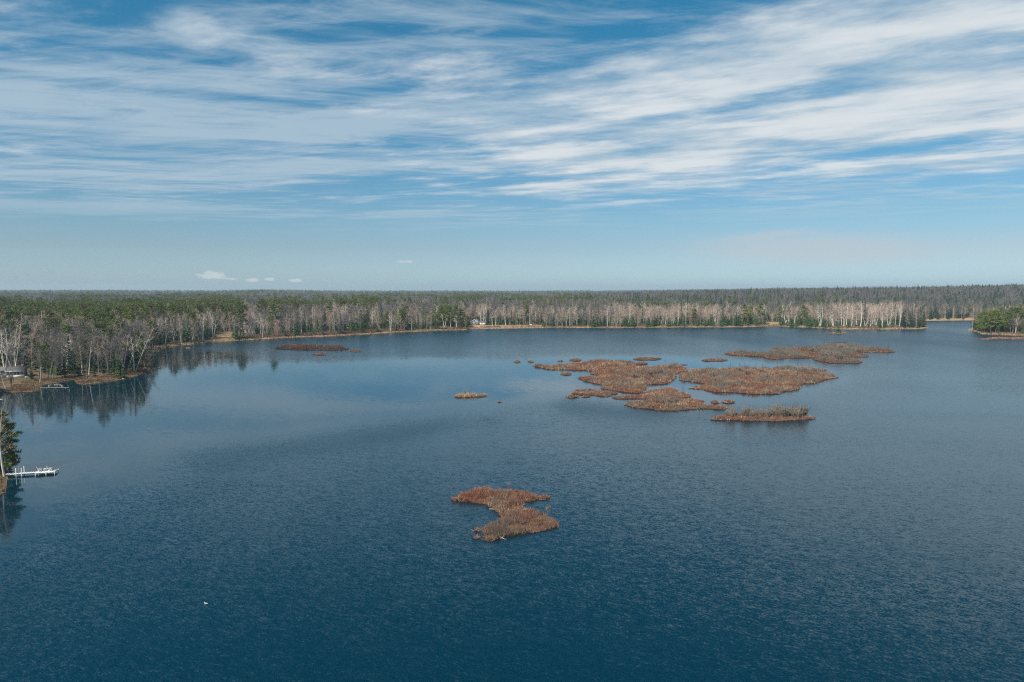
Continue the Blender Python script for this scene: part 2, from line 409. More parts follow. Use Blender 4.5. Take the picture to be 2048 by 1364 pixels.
def water_material():
    m = bpy.data.materials.new('lake_water'); m.use_nodes = True
    t = NT(m.node_tree); b = t.n['Principled BSDF']
    b.inputs['IOR'].default_value = 1.48; b.inputs['Specular IOR Level'].default_value = 0.5
    g = t.new('ShaderNodeNewGeometry'); pos = g.outputs['Position']
    w = t.new('ShaderNodeAttribute', attribute_name='wind').outputs['Fac']
    x, y, z = t.sep(pos)[:3]
    def wave(ang, k, stretch, detail, rough):
        c, s = math.cos(ang), math.sin(ang)
        a = t.m('ADD', t.m('MULTIPLY', x, c*k), t.m('MULTIPLY', y, s*k))
        bb = t.m('ADD', t.m('MULTIPLY', x, -s*k/stretch), t.m('MULTIPLY', y, c*k/stretch))
        return t.noise(t.xyz(a, bb, 0.0), 1.0, detail, rough, 0.15, 1)
    streak = t.noise(t.xyz(t.m('MULTIPLY', x, 0.010), t.m('MULTIPLY', y, 0.034), 0.0), 1.0, 4, 0.55, 0.6)
    wn = t.m('MINIMUM', w, t.m('MULTIPLY_ADD', w, -0.6, 1.75))
    wl = t.m('MULTIPLY', wn, t.m('MULTIPLY_ADD', t.smooth(streak, 0.3, 0.7), 0.55, 0.70))
    w1 = wave(math.radians(62), 2.6, 2.6, 2.0, 0.5)       # crests lying across the wind
    w2 = wave(math.radians(75), 0.75, 2.2, 2.0, 0.5)
    w3 = wave(math.radians(40), 6.0, 1.6, 1.0, 0.5)
    sub = lambda c, k: (lambda n: (t.l.new(c, n.inputs[0]), t.put(n.inputs[1], (0.5, 0.5, 0.5)), n.outputs[0])[2])(t.new('ShaderNodeVectorMath', operation='SUBTRACT'))
    def sc(v, f):
        n = t.new('ShaderNodeVectorMath', operation='SCALE'); t.l.new(v, n.inputs[0]); t.put(n.inputs['Scale'], f); return n.outputs[0]
    def ad(a, c):
        n = t.new('ShaderNodeVectorMath', operation='ADD'); t.l.new(a, n.inputs[0]); t.l.new(c, n.inputs[1]); return n.outputs[0]
    slope = ad(ad(sc(sub(w1, 1), t.m('MULTIPLY_ADD', wl, 0.25, 0.012)), sc(sub(w2, 1), t.m('MULTIPLY_ADD', wl, 0.07, 0.016))), sc(sub(w3, 1), t.m('MULTIPLY_ADD', wl, 0.34, 0.01)))
    sx, sy, _ = t.sep(slope)[:3]
    nn = t.new('ShaderNodeVectorMath', operation='NORMALIZE'); t.l.new(t.xyz(sx, sy, 1.0), nn.inputs[0])
    t.l.new(nn.outputs[0], b.inputs['Normal'])
    t.l.new(t.m('MINIMUM', t.m('MULTIPLY_ADD', w, 0.15, 0.035), 0.36), b.inputs['Roughness'])
    t.put(b.inputs['Base Color'], (0.0002, 0.0205, 0.0355, 1)); b.inputs['Specular Tint'].default_value = (0.55, 0.95, 1.0, 1)
    return m
CALM = [gp(*p)[:2] for p in ((-300, 1230), (0, 1150), (130, 1040), (300, 940), (380, 900), (560, 878), (800, 846), (1020, 815), (1130, 800), (1240, 812), (1420, 812), (1560, 800), (1690, 762), (1650, 735), (1560, 722), (1400, 712), (1200, 708), (1020, 716), (900, 712), (800, 712), (700, 716), (600, 714), (520, 706), (420, 704), (340, 712), (270, 735), (-400, 780))]
def wind_amount(P):
    s = poly_sd(P, CALM); d = np.hypot(P[:, 0], P[:, 1])
    soft = 8+d*0.045
    w = sstep(soft, -soft*0.7, s+(fbm(P[:, 0]/60, P[:, 1]/110, 4, 21)-0.5)*soft*1.6)
    patch = fbm(P[:, 0]/45, P[:, 1]/160, 4, 31)
    w = 0.03+0.97*w*(0.55+0.6*patch)*(1+1.6*sstep(330, 600, d))
    w = w + 0.8*np.exp(-((s+12)/13)**2)*sstep(0.36, 0.62, fbm(P[:, 0]/30, P[:, 1]/60, 3, 41))*(d < 260)
    lee = gp(300, 702)[:2]
    w = w + 0.25*np.exp(-((P[:, 0]-lee[0]-60)/60)**2-((P[:, 1]-lee[1]+15)/30)**2)*sstep(0.5, 0.62, fbm(P[:, 0]/50, P[:, 1]/14, 3, 51))
    near = lake_sd(P); w = w*np.where(P[:, 0] < -0.12*P[:, 1], 0.35+0.65*sstep(0, -40, near), 0.75+0.25*sstep(0, -25, near))
    return np.clip(w, 0, 2.5)
wcols = np.arange(-1400, 3500, 16)
wd = [30.0]
while wd[-1] < 1000: wd.append(wd[-1]*1.014)
wd += [1500, 4000, 9000]
wx, wy, wq = polar_grid(wcols, np.array(wd))
wind = wind_amount(np.stack([wx, wy], 1))
n0 = len(wx)   # close the sheet under and behind the camera
nc = len(wcols)
back = np.stack([np.linspace(-900, 900, nc), np.full(nc, -400.0)], 1)
wx = np.concatenate([wx, back[:, 0]]); wy = np.concatenate([wy, back[:, 1]]); wind = np.concatenate([wind, np.full(nc, 0.6)])
k = np.arange(nc-1); wq = np.concatenate([wq, np.stack([n0+k, n0+k+1, k+1, k], 1)])
water = tag(link('lake_water', mesh_np('lake_water', np.stack([wx, wy, np.zeros(len(wx))], 1), wq, [water_material()], True, attr={'wind': wind})), kind='structure')

# ------------------------------------------------------------------ bog islands
RUSSET = np.array([(0.250, 0.108, 0.072), (0.285, 0.132, 0.082), (0.190, 0.090, 0.066), (0.225, 0.138, 0.106), (0.26, 0.176, 0.130), (0.165, 0.122, 0.098)])
STRAWC = np.array([(0.47, 0.35, 0.22), (0.40, 0.28, 0.16), (0.55, 0.44, 0.30)])
GREYC = np.array([(0.17, 0.145, 0.12), (0.14, 0.12, 0.10), (0.21, 0.18, 0.145)])
def brush_blades(name, pts, h, dens_w, pal, straw=0.1, tuft=7, lean=0.55, clumps=True):
    """joined tufts of pointed stems; pts (N,3)"""
    n = len(pts); b = MB()
    base = np.repeat(pts, tuft, 0); N = len(base)
    off = rng.normal(size=(N, 3))*0.22; off[:, 2] = 0
    patch = fbm(pts[:, 0]/4.0+50, pts[:, 1]/4.0, 3, 77)
    hh = np.repeat(h*(0.55+0.9*patch)*rng.uniform(0.75, 1.25, n), tuft)*rng.uniform(0.7, 1.1, N)
    d = np.stack([rng.normal(size=N)*lean, rng.normal(size=N)*lean, np.ones(N)], 1)
    b.slivers(base+off*np.array((1, 1, 0)), d, dens_w*rng.uniform(0.7, 1.4, N), hh)
    pc = fbm(pts[:, 0]/9.0, pts[:, 1]/9.0+33, 3, 91)
    ci = np.clip(((pc-0.25)*2.0*len(pal)+rng.normal(size=n)*0.9), 0, len(pal)-1).astype(int)
    c = pal[ci]*rng.uniform(0.7, 1.3, (n, 1))
    st = rng.uniform(size=n) < straw*np.clip((fbm(pts[:, 0]/5.0-9, pts[:, 1]/5.0, 2, 15)-0.35)*5, 0, 2.5)
    c[st] = STRAWC[rng.integers(0, 3, st.sum())]
    cv = np.repeat(np.repeat(c, tuft, 0), 3, 0)
    return b.mesh(name, [M['brush']], attr={'tint': cv})
def island(label, poly_px, h=0.8, shift=0.0, straw=0.12, dens=3.0, grey_px=None, blade=0.11, name='bog_island', group=None, seed=1, cat='island', wob=None, pal=RUSSET, grey=None):
    poly = [gp(*p)[:2] for p in poly_px]
    d0 = np.mean([np.hypot(*p) for p in poly])
    seg = max(0.8, d0/150); poly = densify(poly, amp=seg*0.45 if wob is None else wob, seed=seed, seg=seg*1.4)
    A = np.array(poly); lo, hi = A.min(0)-1, A.max(0)+1; c = A.mean(0)
    cell = max(0.4, d0/420); rim = 0.05 if cat == 'islet' else 0.32
    xs = np.arange(lo[0], hi[0]+cell, cell); ys = np.arange(lo[1], hi[1]+cell*1.6, cell*1.6)
    gx, gy = np.meshgrid(xs, ys); gpnt = np.stack([gx.ravel(), gy.ravel()], 1)
    s = poly_sd(gpnt, poly)
    z = np.where(s > 0, 0.30*(1-np.exp(-s/0.5))+0.6*np.minimum(1, s/2)*(fbm(gpnt[:, 0]/2.2, gpnt[:, 1]/2.2, 2, seed)-0.38), s*0.5)-0.05
    z = np.maximum(z, -0.6)
    ncx = len(xs); i = np.arange((len(ys)-1)*(ncx-1)); r, cc = i//(ncx-1), i % (ncx-1)
    q = np.stack([r*ncx+cc, r*ncx+cc+1, (r+1)*ncx+cc+1, (r+1)*ncx+cc], 1)
    q = q[(s[q] > -cell*1.2).any(1)]
    u = np.unique(q); rm = np.full(len(s), -1); rm[u] = np.arange(len(u))
    root = link(name, None, loc=(c[0], c[1], 0)); tag(root, label, cat, group)
    V = np.c_[gpnt-c, z][u]
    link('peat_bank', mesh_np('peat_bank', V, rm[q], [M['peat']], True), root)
    area = 0.5*abs(np.dot(A[:, 0], np.roll(A[:, 1], -1))-np.dot(A[:, 1], np.roll(A[:, 0], -1)))
    n = int(area*dens*1.6)+30
    pts = rng.uniform(lo, hi, (n*6, 2)); sp = poly_sd(pts, poly); m = sp > rim; pts = pts[m][:n]; sp = sp[m][:n]
    pz = np.full(len(pts), 0.08)+0.35*(fbm(pts[:, 0]/2.2, pts[:, 1]/2.2, 2, seed)-0.38)*np.minimum(1, sp/2)
    hum = sstep(0.36, 0.60, fbm(pts[:, 0]/1.7+7, pts[:, 1]/1.7, 2, seed+5))
    hh = h*(0.55+0.45*sstep(0, 2.0, sp))*(0.35+0.95*hum)
    pts3 = np.c_[pts-c, pz]
    me = brush_blades('low_brush', pts3, 1.0, blade, pal, straw)
    co = np.empty(len(me.vertices)*3, np.float32); me.vertices.foreach_get('co', co); co = co.reshape(-1, 3)
    sc = np.repeat(np.repeat(hh, 7), 3); zb = np.repeat(np.repeat(pz, 7), 3); co[:, 2] = zb+(co[:, 2]-zb)*sc; me.vertices.foreach_set('co', co.ravel())
    tag(link('low_brush', me, root), kind='stuff')
    if grey:                       # taller grey twigs in drifts over the low brush
        n2 = int(area*grey[0]); q2_ = rng.uniform(lo, hi, (n2*6, 2)); s2 = poly_sd(q2_, poly)
        m2 = (s2 > 1.2) & (fbm(q2_[:, 0]/8.0+3, q2_[:, 1]/14.0, 3, seed+60) > grey[2]); q2_ = q2_[m2][:n2]
        if len(q2_): tag(link('grey_twigs', brush_blades('grey_twigs', np.c_[q2_-c, np.full(len(q2_), 0.25)], grey[1], 0.07, GREYC, 0.0, lean=0.35), root), kind='stuff')
    return root, poly
def za(l, ox, oy, k): return [(ox+x/k, oy+y/k) for x, y in l]
ZA = lambda l: za(l, 1020, 660, 5.12)
ZB = lambda l: za(l, 1400, 660, 5.12)
def oval(cx, cy, rx, ry, n=12, seed=0):
    r = np.random.default_rng(seed)
    return [(cx+rx*math.cos(t)*(0.85+0.3*r.random()), cy-ry*math.sin(t)*(0.85+0.3*r.random())) for t in np.arange(n)*2*math.pi/n]
ISL = {}
def isl(key, *a, **k): ISL[key] = island(*a, **k)
isl('G', 'S-shaped russet bog islet alone in the foreground water', za([(300, 500), (292, 478), (420, 425), (560, 375), (640, 350), (780, 340), (1000, 350), (1200, 370), (1340, 392), (1500, 425), (1660, 440), (1668, 458), (1560, 480), (1400, 500), (1290, 510), (1275, 565), (1300, 610), (1450, 650), (1600, 700), (1700, 765), (1765, 825), (1755, 858), (1640, 888), (1500, 930), (1330, 945), (1200, 970), (1080, 990), (980, 1005), (900, 1042), (800, 1058), (722, 1035), (715, 960), (705, 905), (720, 875), (800, 835), (900, 800), (985, 745), (945, 705), (905, 640), (790, 575), (700, 545), (560, 515), (420, 510)], 860, 930, 6.827),
    h=1.0, straw=0.10, dens=15.0, blade=0.06, seed=5, name='bog_island')
isl('W', 'widest russet bog island of the middle group, its point reaching furthest left', ZA([(225, 368), (300, 358), (430, 365), (560, 360), (700, 342), (845, 318), (1000, 312), (1150, 325), (1300, 340), (1420, 345), (1415, 352), (1330, 356), (1262, 362), (1290, 380), (1450, 380), (1560, 368), (1700, 348), (1740, 365), (1800, 395), (1830, 420), (1760, 430), (1722, 440), (1715, 455), (1690, 510), (1600, 555), (1500, 560), (1410, 560), (1390, 600), (1400, 640), (1300, 650), (1150, 640), (1080, 625), (930, 605), (950, 565), (800, 537), (720, 507), (690, 492), (740, 484), (860, 486), (900, 464), (820, 453), (830, 420), (700, 414), (560, 408), (430, 410), (270, 384)]), h=1.1, straw=0.2, dens=3.2, seed=11, grey=(0.25, 1.6, 0.58))
isl('S1', 'short brown bog strip at the lower left of the middle islands', ZA([(625, 650), (680, 622), (850, 610), (900, 618), (960, 630), (1110, 645), (1100, 657), (1040, 667), (1020, 690), (900, 682), (860, 667), (760, 668), (660, 663)]), h=0.8, straw=0.18, dens=3.4, seed=12)
isl('S2', 'lumpy bog island with a bay below the widest island', ZA([(1040, 687), (1120, 680), (1250, 685), (1380, 672), (1405, 655), (1392, 632), (1500, 610), (1650, 598), (1720, 622), (1730, 648), (1830, 655), (1858, 672), (1850, 692), (1700, 702), (1500, 717), (1300, 707), (1090, 712)]), h=0.85, straw=0.2, dens=3.4, seed=13)
isl('S3', 'long low bog island with pale straw front edge facing the camera', ZA([(1150, 765), (1220, 742), (1350, 732), (1550, 722), (1800, 714), (1900, 708), (2000, 728)])+ZB([(0, 752), (110, 772), (250, 780), (300, 795), (245, 822), (100, 814), (0, 808)])+ZA([(1900, 817), (1750, 832), (1560, 832), (1420, 812), (1250, 797)]), h=0.85, straw=0.2, dens=3.4, seed=14, grey=(0.3, 1.5, 0.55))
isl('N', 'bog island bristling with grey twiggy shrubs, nearest of the middle group', ZB([(85, 924), (160, 895), (260, 872), (400, 858), (600, 850), (850, 855), (1000, 865), (1110, 885), (1195, 908), (1130, 918), (940, 935), (800, 942), (520, 938), (300, 928), (120, 928)]), h=0.9, straw=0.1, dens=3, seed=15)
isl('E', 'broad bog island dotted with thin dead trees, right of the narrow channel', ZA([(1730, 520), (1724, 470), (1735, 448), (1800, 440), (1850, 415), (1890, 400)])+ZB([(0, 412), (300, 398), (600, 402), (850, 392), (1000, 385), (1200, 402), (1310, 408), (1240, 435), (1250, 455), (1380, 468), (1430, 487), (1280, 512), (1150, 552), (1020, 553), (1050, 573), (1020, 612), (880, 632), (820, 657), (560, 662), (330, 642), (160, 642), (0, 607)])+ZA([(1820, 604), (1900, 585), (2000, 568)])+ZB([(40, 553)])+ZA([(1900, 537)]), h=1.1, straw=0.17, dens=3.2, seed=16, grey=(0.45, 2.0, 0.55))
isl('F', 'dark brown bog island farthest right, with tall thin trees at its end', ZB([(235, 242), (280, 234), (370, 230), (430, 226), (520, 230), (690, 240), (680, 228), (780, 198), (900, 184), (1080, 182), (1300, 168), (1500, 160), (1650, 172), (1750, 195), (1880, 204), (2005, 228), (1900, 236), (1700, 234), (1600, 241), (1730, 268), (1700, 282), (1520, 286), (1500, 302), (1630, 318), (1680, 330), (1640, 342), (1320, 342), (1150, 303), (1190, 285), (900, 291), (720, 306), (640, 277), (450, 267), (330, 262)]), h=0.9, straw=0.08, dens=2.4, blade=0.14, seed=17, pal=RUSSET*0.8, grey=(0.7, 2.6, 0.52))
isl('L', 'dark bog island off the sandy cove on the left', za([(215, 314), (330, 300), (480, 280), (650, 268), (870, 272), (960, 290), (1420, 300), (1520, 328), (1480, 342), (1050, 347), (700, 345), (480, 333), (300, 327)], 520, 660, 8.533), h=1.6, straw=0.03, dens=2.6, blade=0.14, seed=18, pal=RUSSET*0.6)
isl('M', 'small lone bog islet with a straw side in open water at centre', za([(500, 562), (540, 520), (640, 505), (780, 500), (900, 510), (1040, 515), (1150, 505), (1175, 530), (1100, 555), (980, 562), (880, 560), (760, 565), (640, 568)], 860, 740, 10.24), h=1.0, straw=0.4, dens=4, seed=19)
isl('R', 'low reddish bog bar in front of the right-hand headland', za([(1395, 884), (1470, 868), (1540, 858), (1720, 850), (1900, 856), (2048, 846), (2400, 850), (2400, 876), (1960, 886), (1800, 880), (1600, 884), (1490, 892)], 1748, 550, 6.827), h=0.5, straw=0.25, dens=1.6, blade=0.16, seed=20)
isl('P', 'tiny islet carrying two small green pines off the right shore', za([(1012, 735), (1100, 722), (1220, 718), (1330, 722), (1335, 733), (1220, 740), (1080, 740)], 1500, 560, 6.827), h=0.4, straw=0.8, dens=2, blade=0.16, seed=21)
smalls = [('leftmost tiny islet trailing off the widest island', (1034.6, 724, 6.5, 2.0)), ('second tiny islet in the trail left of the widest island', (1061.4, 724, 5.5, 2.2)), ('tiny hump just behind the tip of the widest island', (1120, 722.5, 5, 1.6)),
    ('rounded brown hummock behind the left arm of the widest island', (1151, 720.5, 12, 2.6)), ('long narrow brown islet behind the widest island', (1294, 718, 27, 2.6)), ('small oval islet in the bay below the left arm of the widest island', (1131, 748.5, 11, 2.6)),
    ('oval islet at the left end of the short bog strip', (1143.5, 794, 14, 2.6)), ('low sliver of bog between the short strip and open water', (1172, 793.5, 9, 1.4)), ('flat russet islet between the middle and farthest bog islands', (1430, 720.5, 28, 2.6)),
    ('left of two small hummocks in the calm water behind the shrubby island', (1430, 805, 8, 2.8)), ('right of two small hummocks in the calm water behind the shrubby island', (1455, 804.5, 12, 2.6)),
    ('dark oval islet in front of the dark island by the cove', (639.5, 709, 15, 2.2)), ('small dark islet off the right tip of the island by the cove', (710, 702.5, 12.5, 2.0)), ('dark speck of bog left of the island by the cove', (533, 699.5, 3.2, 0.8)),
    ('upper tuft beside the foreground islet', (953.5, 1061.5, 5, 2.6)), ('lower tuft beside the foreground islet', (953, 1076, 5.5, 2.6)), ('dark speck of bog right of the lone centre islet', (999, 804, 2.4, 0.9)),
    ('thin dark mat of bog behind the farthest bog island', (1674, 684.2, 21, 0.7)), ('thin floating mat between the two largest bog islands', (1369, 729.5, 7, 0.8))]
for k, (lb, ov) in enumerate(smalls):
    near = ov[1] > 1000
    island(lb, oval(*ov, seed=k), h=0.6 if ov[3] > 1.2 else 0.3, straw=0.1, dens=10 if near else 3.0, blade=0.05 if near else 0.12, name='bog_islet', seed=40+k, group='small bog islets', cat='islet', wob=0.05, pal=RUSSET*0.8)

# ------------------------------------------------------------------ tree kinds (several shapes of each, mesh data shared)
def unit(v): return v/(np.linalg.norm(v)+1e-9)
def rnd(a, b): return float(rng.uniform(a, b))
def stem_path(base, top, bend, n=6):
    base, top = np.array(base, float), np.array(top, float)
    side = np.array((rng.normal(), rng.normal(), 0))*bend
    t = np.linspace(0, 1, n)[:, None]
    return base+(top-base)*t+side*(t*(1-t))*2+rng.normal(size=(n, 3))*bend*0.08*t
def at_path(p, t):
    f = t*(len(p)-1); i = min(int(f), len(p)-2); return p[i]+(p[i+1]-p[i])*(f-i)
def twig_cloud(b, pts, n, L, w, up=0.5):
    pts = np.array(pts); p = pts[rng.integers(0, len(pts), n)]+rng.normal(size=(n, 3))*0.22
    d = rng.normal(size=(n, 3)); d[:, 2] = np.abs(d[:, 2])*0.6+up
    b.slivers(p, d, w*rng.uniform(0.7, 1.3, n), L*rng.uniform(0.5, 1.3, n))
def gen_bare(h=16, stems=1, spread=0.12, r0=0.17, crown0=0.35, limb=0.32, ntw=420, tw=(1.3, 0.05), bark='birch', twig='birchtwig', lean=(0, 0), nlimb=11, up=0.75):
    tb, cb = MB(), MB(); anchors = []
    for s in range(stems):
        a = rng.uniform(0, 6.28); hh = h*(1 if s == 0 else rnd(0.78, 1.0))
        sp = spread*hh*(rnd(0.6, 1.3) if stems > 1 else 0.35)
        p = stem_path((0.25*math.cos(a)*(stems > 1), 0.25*math.sin(a)*(stems > 1), -0.3), (sp*math.cos(a)+lean[0]*hh, sp*math.sin(a)+lean[1]*hh, hh), h*0.05)
        tb.tube(p, np.linspace(r0, 0.025, len(p))*(1 if s == 0 else 0.8), 5)
        for k in range(nlimb):
            t = crown0+(0.95-crown0)*(k+rng.uniform())/nlimb
            q = at_path(p, t); aa = rng.uniform(0, 6.28); L = limb*hh*(1.05-t)*rnd(0.7, 1.25)+0.6
            e = q+unit(np.array((math.cos(aa), math.sin(aa), up*rnd(0.6, 1.5))))*L
            m = (q+e)/2+np.array((0, 0, 0.06*L))
            r = r0*0.42*(1.15-t)
            tb.tube([q, m, e], [r, r*0.7, 0.015], 3)
            for f in (0.45, 0.7, 0.9, 1.0): anchors.append(q+(e-q)*f)
            if L > 2.0:
                for j in range(2):
                    q2 = q+(e-q)*rnd(0.4, 0.8); e2 = q2+unit((e-q)/L+rng.normal(size=3)*0.55+np.array((0, 0, 0.25)))*L*0.5
                    tb.tube([q2, e2], [r*0.5, 0.012], 3)
                    anchors += [q2+(e2-q2)*0.6, e2]
        anchors.append(p[-1]); anchors.append(at_path(p, 0.93))
    twig_cloud(cb, anchors, ntw, *tw)
    return tb.mesh('trunk', [M[bark]], True), cb.mesh('crown', [M[twig]]), h
def frond(b, p, d, L, w, droop=0.25, n=2):
    """a drooping flat spray of needles with ragged sides"""
    d = unit(d); c = unit(np.cross(d, (0, 0, 1))); pts = []
    for i in range(n+1):
        t = i/n; pts.append(p+d*L*t+np.array((0, 0, -droop*L*t*t)))
    v = []; tr = []
    for i in range(n+1):
        ww = w*(1-i/n)**0.7*(0.55 if i == 0 else 1)*rnd(0.75, 1.25)
        v += [pts[i]-c*ww+np.array((0, 0, -0.8*ww)), pts[i], pts[i]+c*ww+np.array((0, 0, -0.8*ww))]
    for i in range(n):
        a = 3*i
        tr += [(a, a+1, a+4), (a, a+4, a+3), (a+1, a+2, a+4), (a+2, a+5, a+4)]
    b.add(v, (), tr)
    m = 5; f = rng.uniform(0.15, 1.0, (m, 1))
    q = p+d*L*f+np.c_[np.zeros((m, 2)), -droop*L*f*f]+c*rng.uniform(-1, 1, (m, 1))*w*0.6
    b.slivers(q, np.c_[rng.normal(size=(m, 2))*0.5+d[:2]*0.5, np.full(m, -0.9)], 0.24+0.1*w, 0.4+0.28*L*rng.uniform(0.5, 1, m))
def gen_spruce(h=15, r=2.3, whorls=20, per=8, base=0.08, mat_='spruce', ragged=0.25, shape=0.9):
    tb, cb = MB(), MB()
    tb.tube(stem_path((0, 0, -0.3), (rnd(-.2, .2), rnd(-.2, .2), h*0.98), 0.15, 5), np.linspace(0.16*h/14, 0.02, 5), 5)
    for k in range(whorls):
        t = base+(0.985-base)*(k+0.4*rng.uniform())/whorls
        R = r*((1-t)**shape)*(1.0 if t > base+0.1 else 0.8)+0.12
        for j in range(max(4, int(per*(0.45+0.55*(1-t))))):
            a = rng.uniform(0, 6.28); L = R*rnd(1-ragged*1.4, 1+ragged)
            frond(cb, np.array((0, 0, t*h+rnd(-.2, .2))), np.array((math.cos(a), math.sin(a), rnd(-.1, .25)+0.5*t)), L, 0.22*L+0.16, 0.28)
    # tip
    cb.slivers(np.tile([[0, 0, h*0.95]], (5, 1)), np.c_[rng.normal(size=(5, 2))*0.15, np.ones(5)], 0.18, h*0.06)
    return tb.mesh('trunk', [M['conbark']], True), cb.mesh('crown', [M[mat_]]), h
def clump(b, c, r, n, L=0.5, w=0.16):
    d = rng.normal(size=(n, 3)); d /= np.linalg.norm(d, axis=1, keepdims=True); d[:, 2] = d[:, 2]*0.75+0.25
    b.slivers(np.asarray(c)+d*r*np.array((1, 1, 0.5))*rng.uniform(0.15, 0.9, (n, 1)), d+rng.normal(size=(n, 3))*0.4, w*rng.uniform(0.7, 1.4, n), L*rng.uniform(0.7, 1.3, n))
def gen_pine(h=18, base=0.28, R=3.3, tiers=11, per=4, nn=26, mat_='pine', bark='conbark', r0=0.24, flat=0.75, cl=(0.9, 0.75, 0.24), top=0.55):
    """white pine: separate, level, tufted limbs with gaps of sky between"""
    tb, cb = MB(), MB()
    p = stem_path((0, 0, -0.3), (rnd(-.5, .5), rnd(-.5, .5), h*0.97), 0.4, 6)
    tb.tube(p, np.linspace(r0, 0.03, len(p)), 5)
    for k in range(tiers):
        t = base+(0.96-base)*(k+0.5*rng.uniform())/tiers
        q = at_path(p, t); s = (t-base)/(1-base)
        RR = R*(1-s**1.6)*(0.55+0.45*min(1, s*4))*rnd(0.7, 1.25)+0.5
        n_ = max(2, int(per*rnd(0.7, 1.3))); a0 = rng.uniform(0, 6.28)
        for j in range(n_):
            a = a0+j*6.28/n_+rnd(-.5, .5); L = RR*rnd(0.6, 1.15)
            e = q+np.array((math.cos(a)*L, math.sin(a)*L, L*rnd(0.05, 0.35)))
            tb.tube([q, (q+e)/2, e], [0.06, 0.04, 0.015], 3)
            m = max(2, int(L/0.85))
            for i in range(m):
                f = 0.4+0.6*(i+1)/m
                clump(cb, q+(e-q)*f+rng.normal(size=3)*0.15*np.array((1, 1, 0.6)), cl[0]*rnd(0.7, 1.2), nn, cl[1], cl[2])
    clump(cb, p[-1], 0.7, nn, cl[1], cl[2])
    return tb.mesh('trunk', [M[bark]], True), cb.mesh('crown', [M[mat_]]), h
def gen_tamarack(h=5.5):
    tb, cb = MB(), MB()
    p = stem_path((0, 0, -0.2), (rnd(-.3, .3), rnd(-.3, .3), h), 0.15, 5); tb.tube(p, np.linspace(0.10, 0.03, 5), 4)
    for k in range(26):
        t = rnd(0.15, 0.97); q = at_path(p, t); a = rng.uniform(0, 6.28); L = (0.25+1.0*(1-t))*rnd(0.5, 1.2)
        e = q+np.array((math.cos(a)*L, math.sin(a)*L, rnd(-.1, .2)*L)); cb.tube([q, e], [0.05, 0.02], 3)
        cb.slivers(q+(e-q)*rng.uniform(0.3, 1, (4, 1)), rng.normal(size=(4, 3)), 0.06, 0.35)
    return tb.mesh('trunk', [M['tama']]), cb.mesh('crown', [M['tama']]), h
def gen_shrub(h=2.4, n=70):
    tb, cb = MB(), MB(); anchors = []
    for k in range(16):
        a = rng.uniform(0, 6.28); e = np.array((math.cos(a)*h*rnd(.1, .5), math.sin(a)*h*rnd(.1, .5), h*rnd(.6, 1)))
        tb.tube([(0.15*math.cos(a), 0.15*math.sin(a), -0.1), e*0.5+np.array((0, 0, .2)), e], [0.04, 0.03, 0.01], 3); anchors += [e*0.6, e*0.8, e]
        cb.tube([(0.05, 0.05, 0.05), e*0.5+np.array((0.04, 0, .2)), e*0.95], [0.02, 0.02, 0.01], 3)
    anchors += [np.array((0, 0, h*f)) for f in (0.3, 0.4, 0.5, 0.6, 0.7)]
    twig_cloud(cb, anchors, n*3, 0.6, 0.06, 0.6)
    return tb.mesh('stems', [M['bush']]), cb.mesh('twigs', [M['bush']]), h
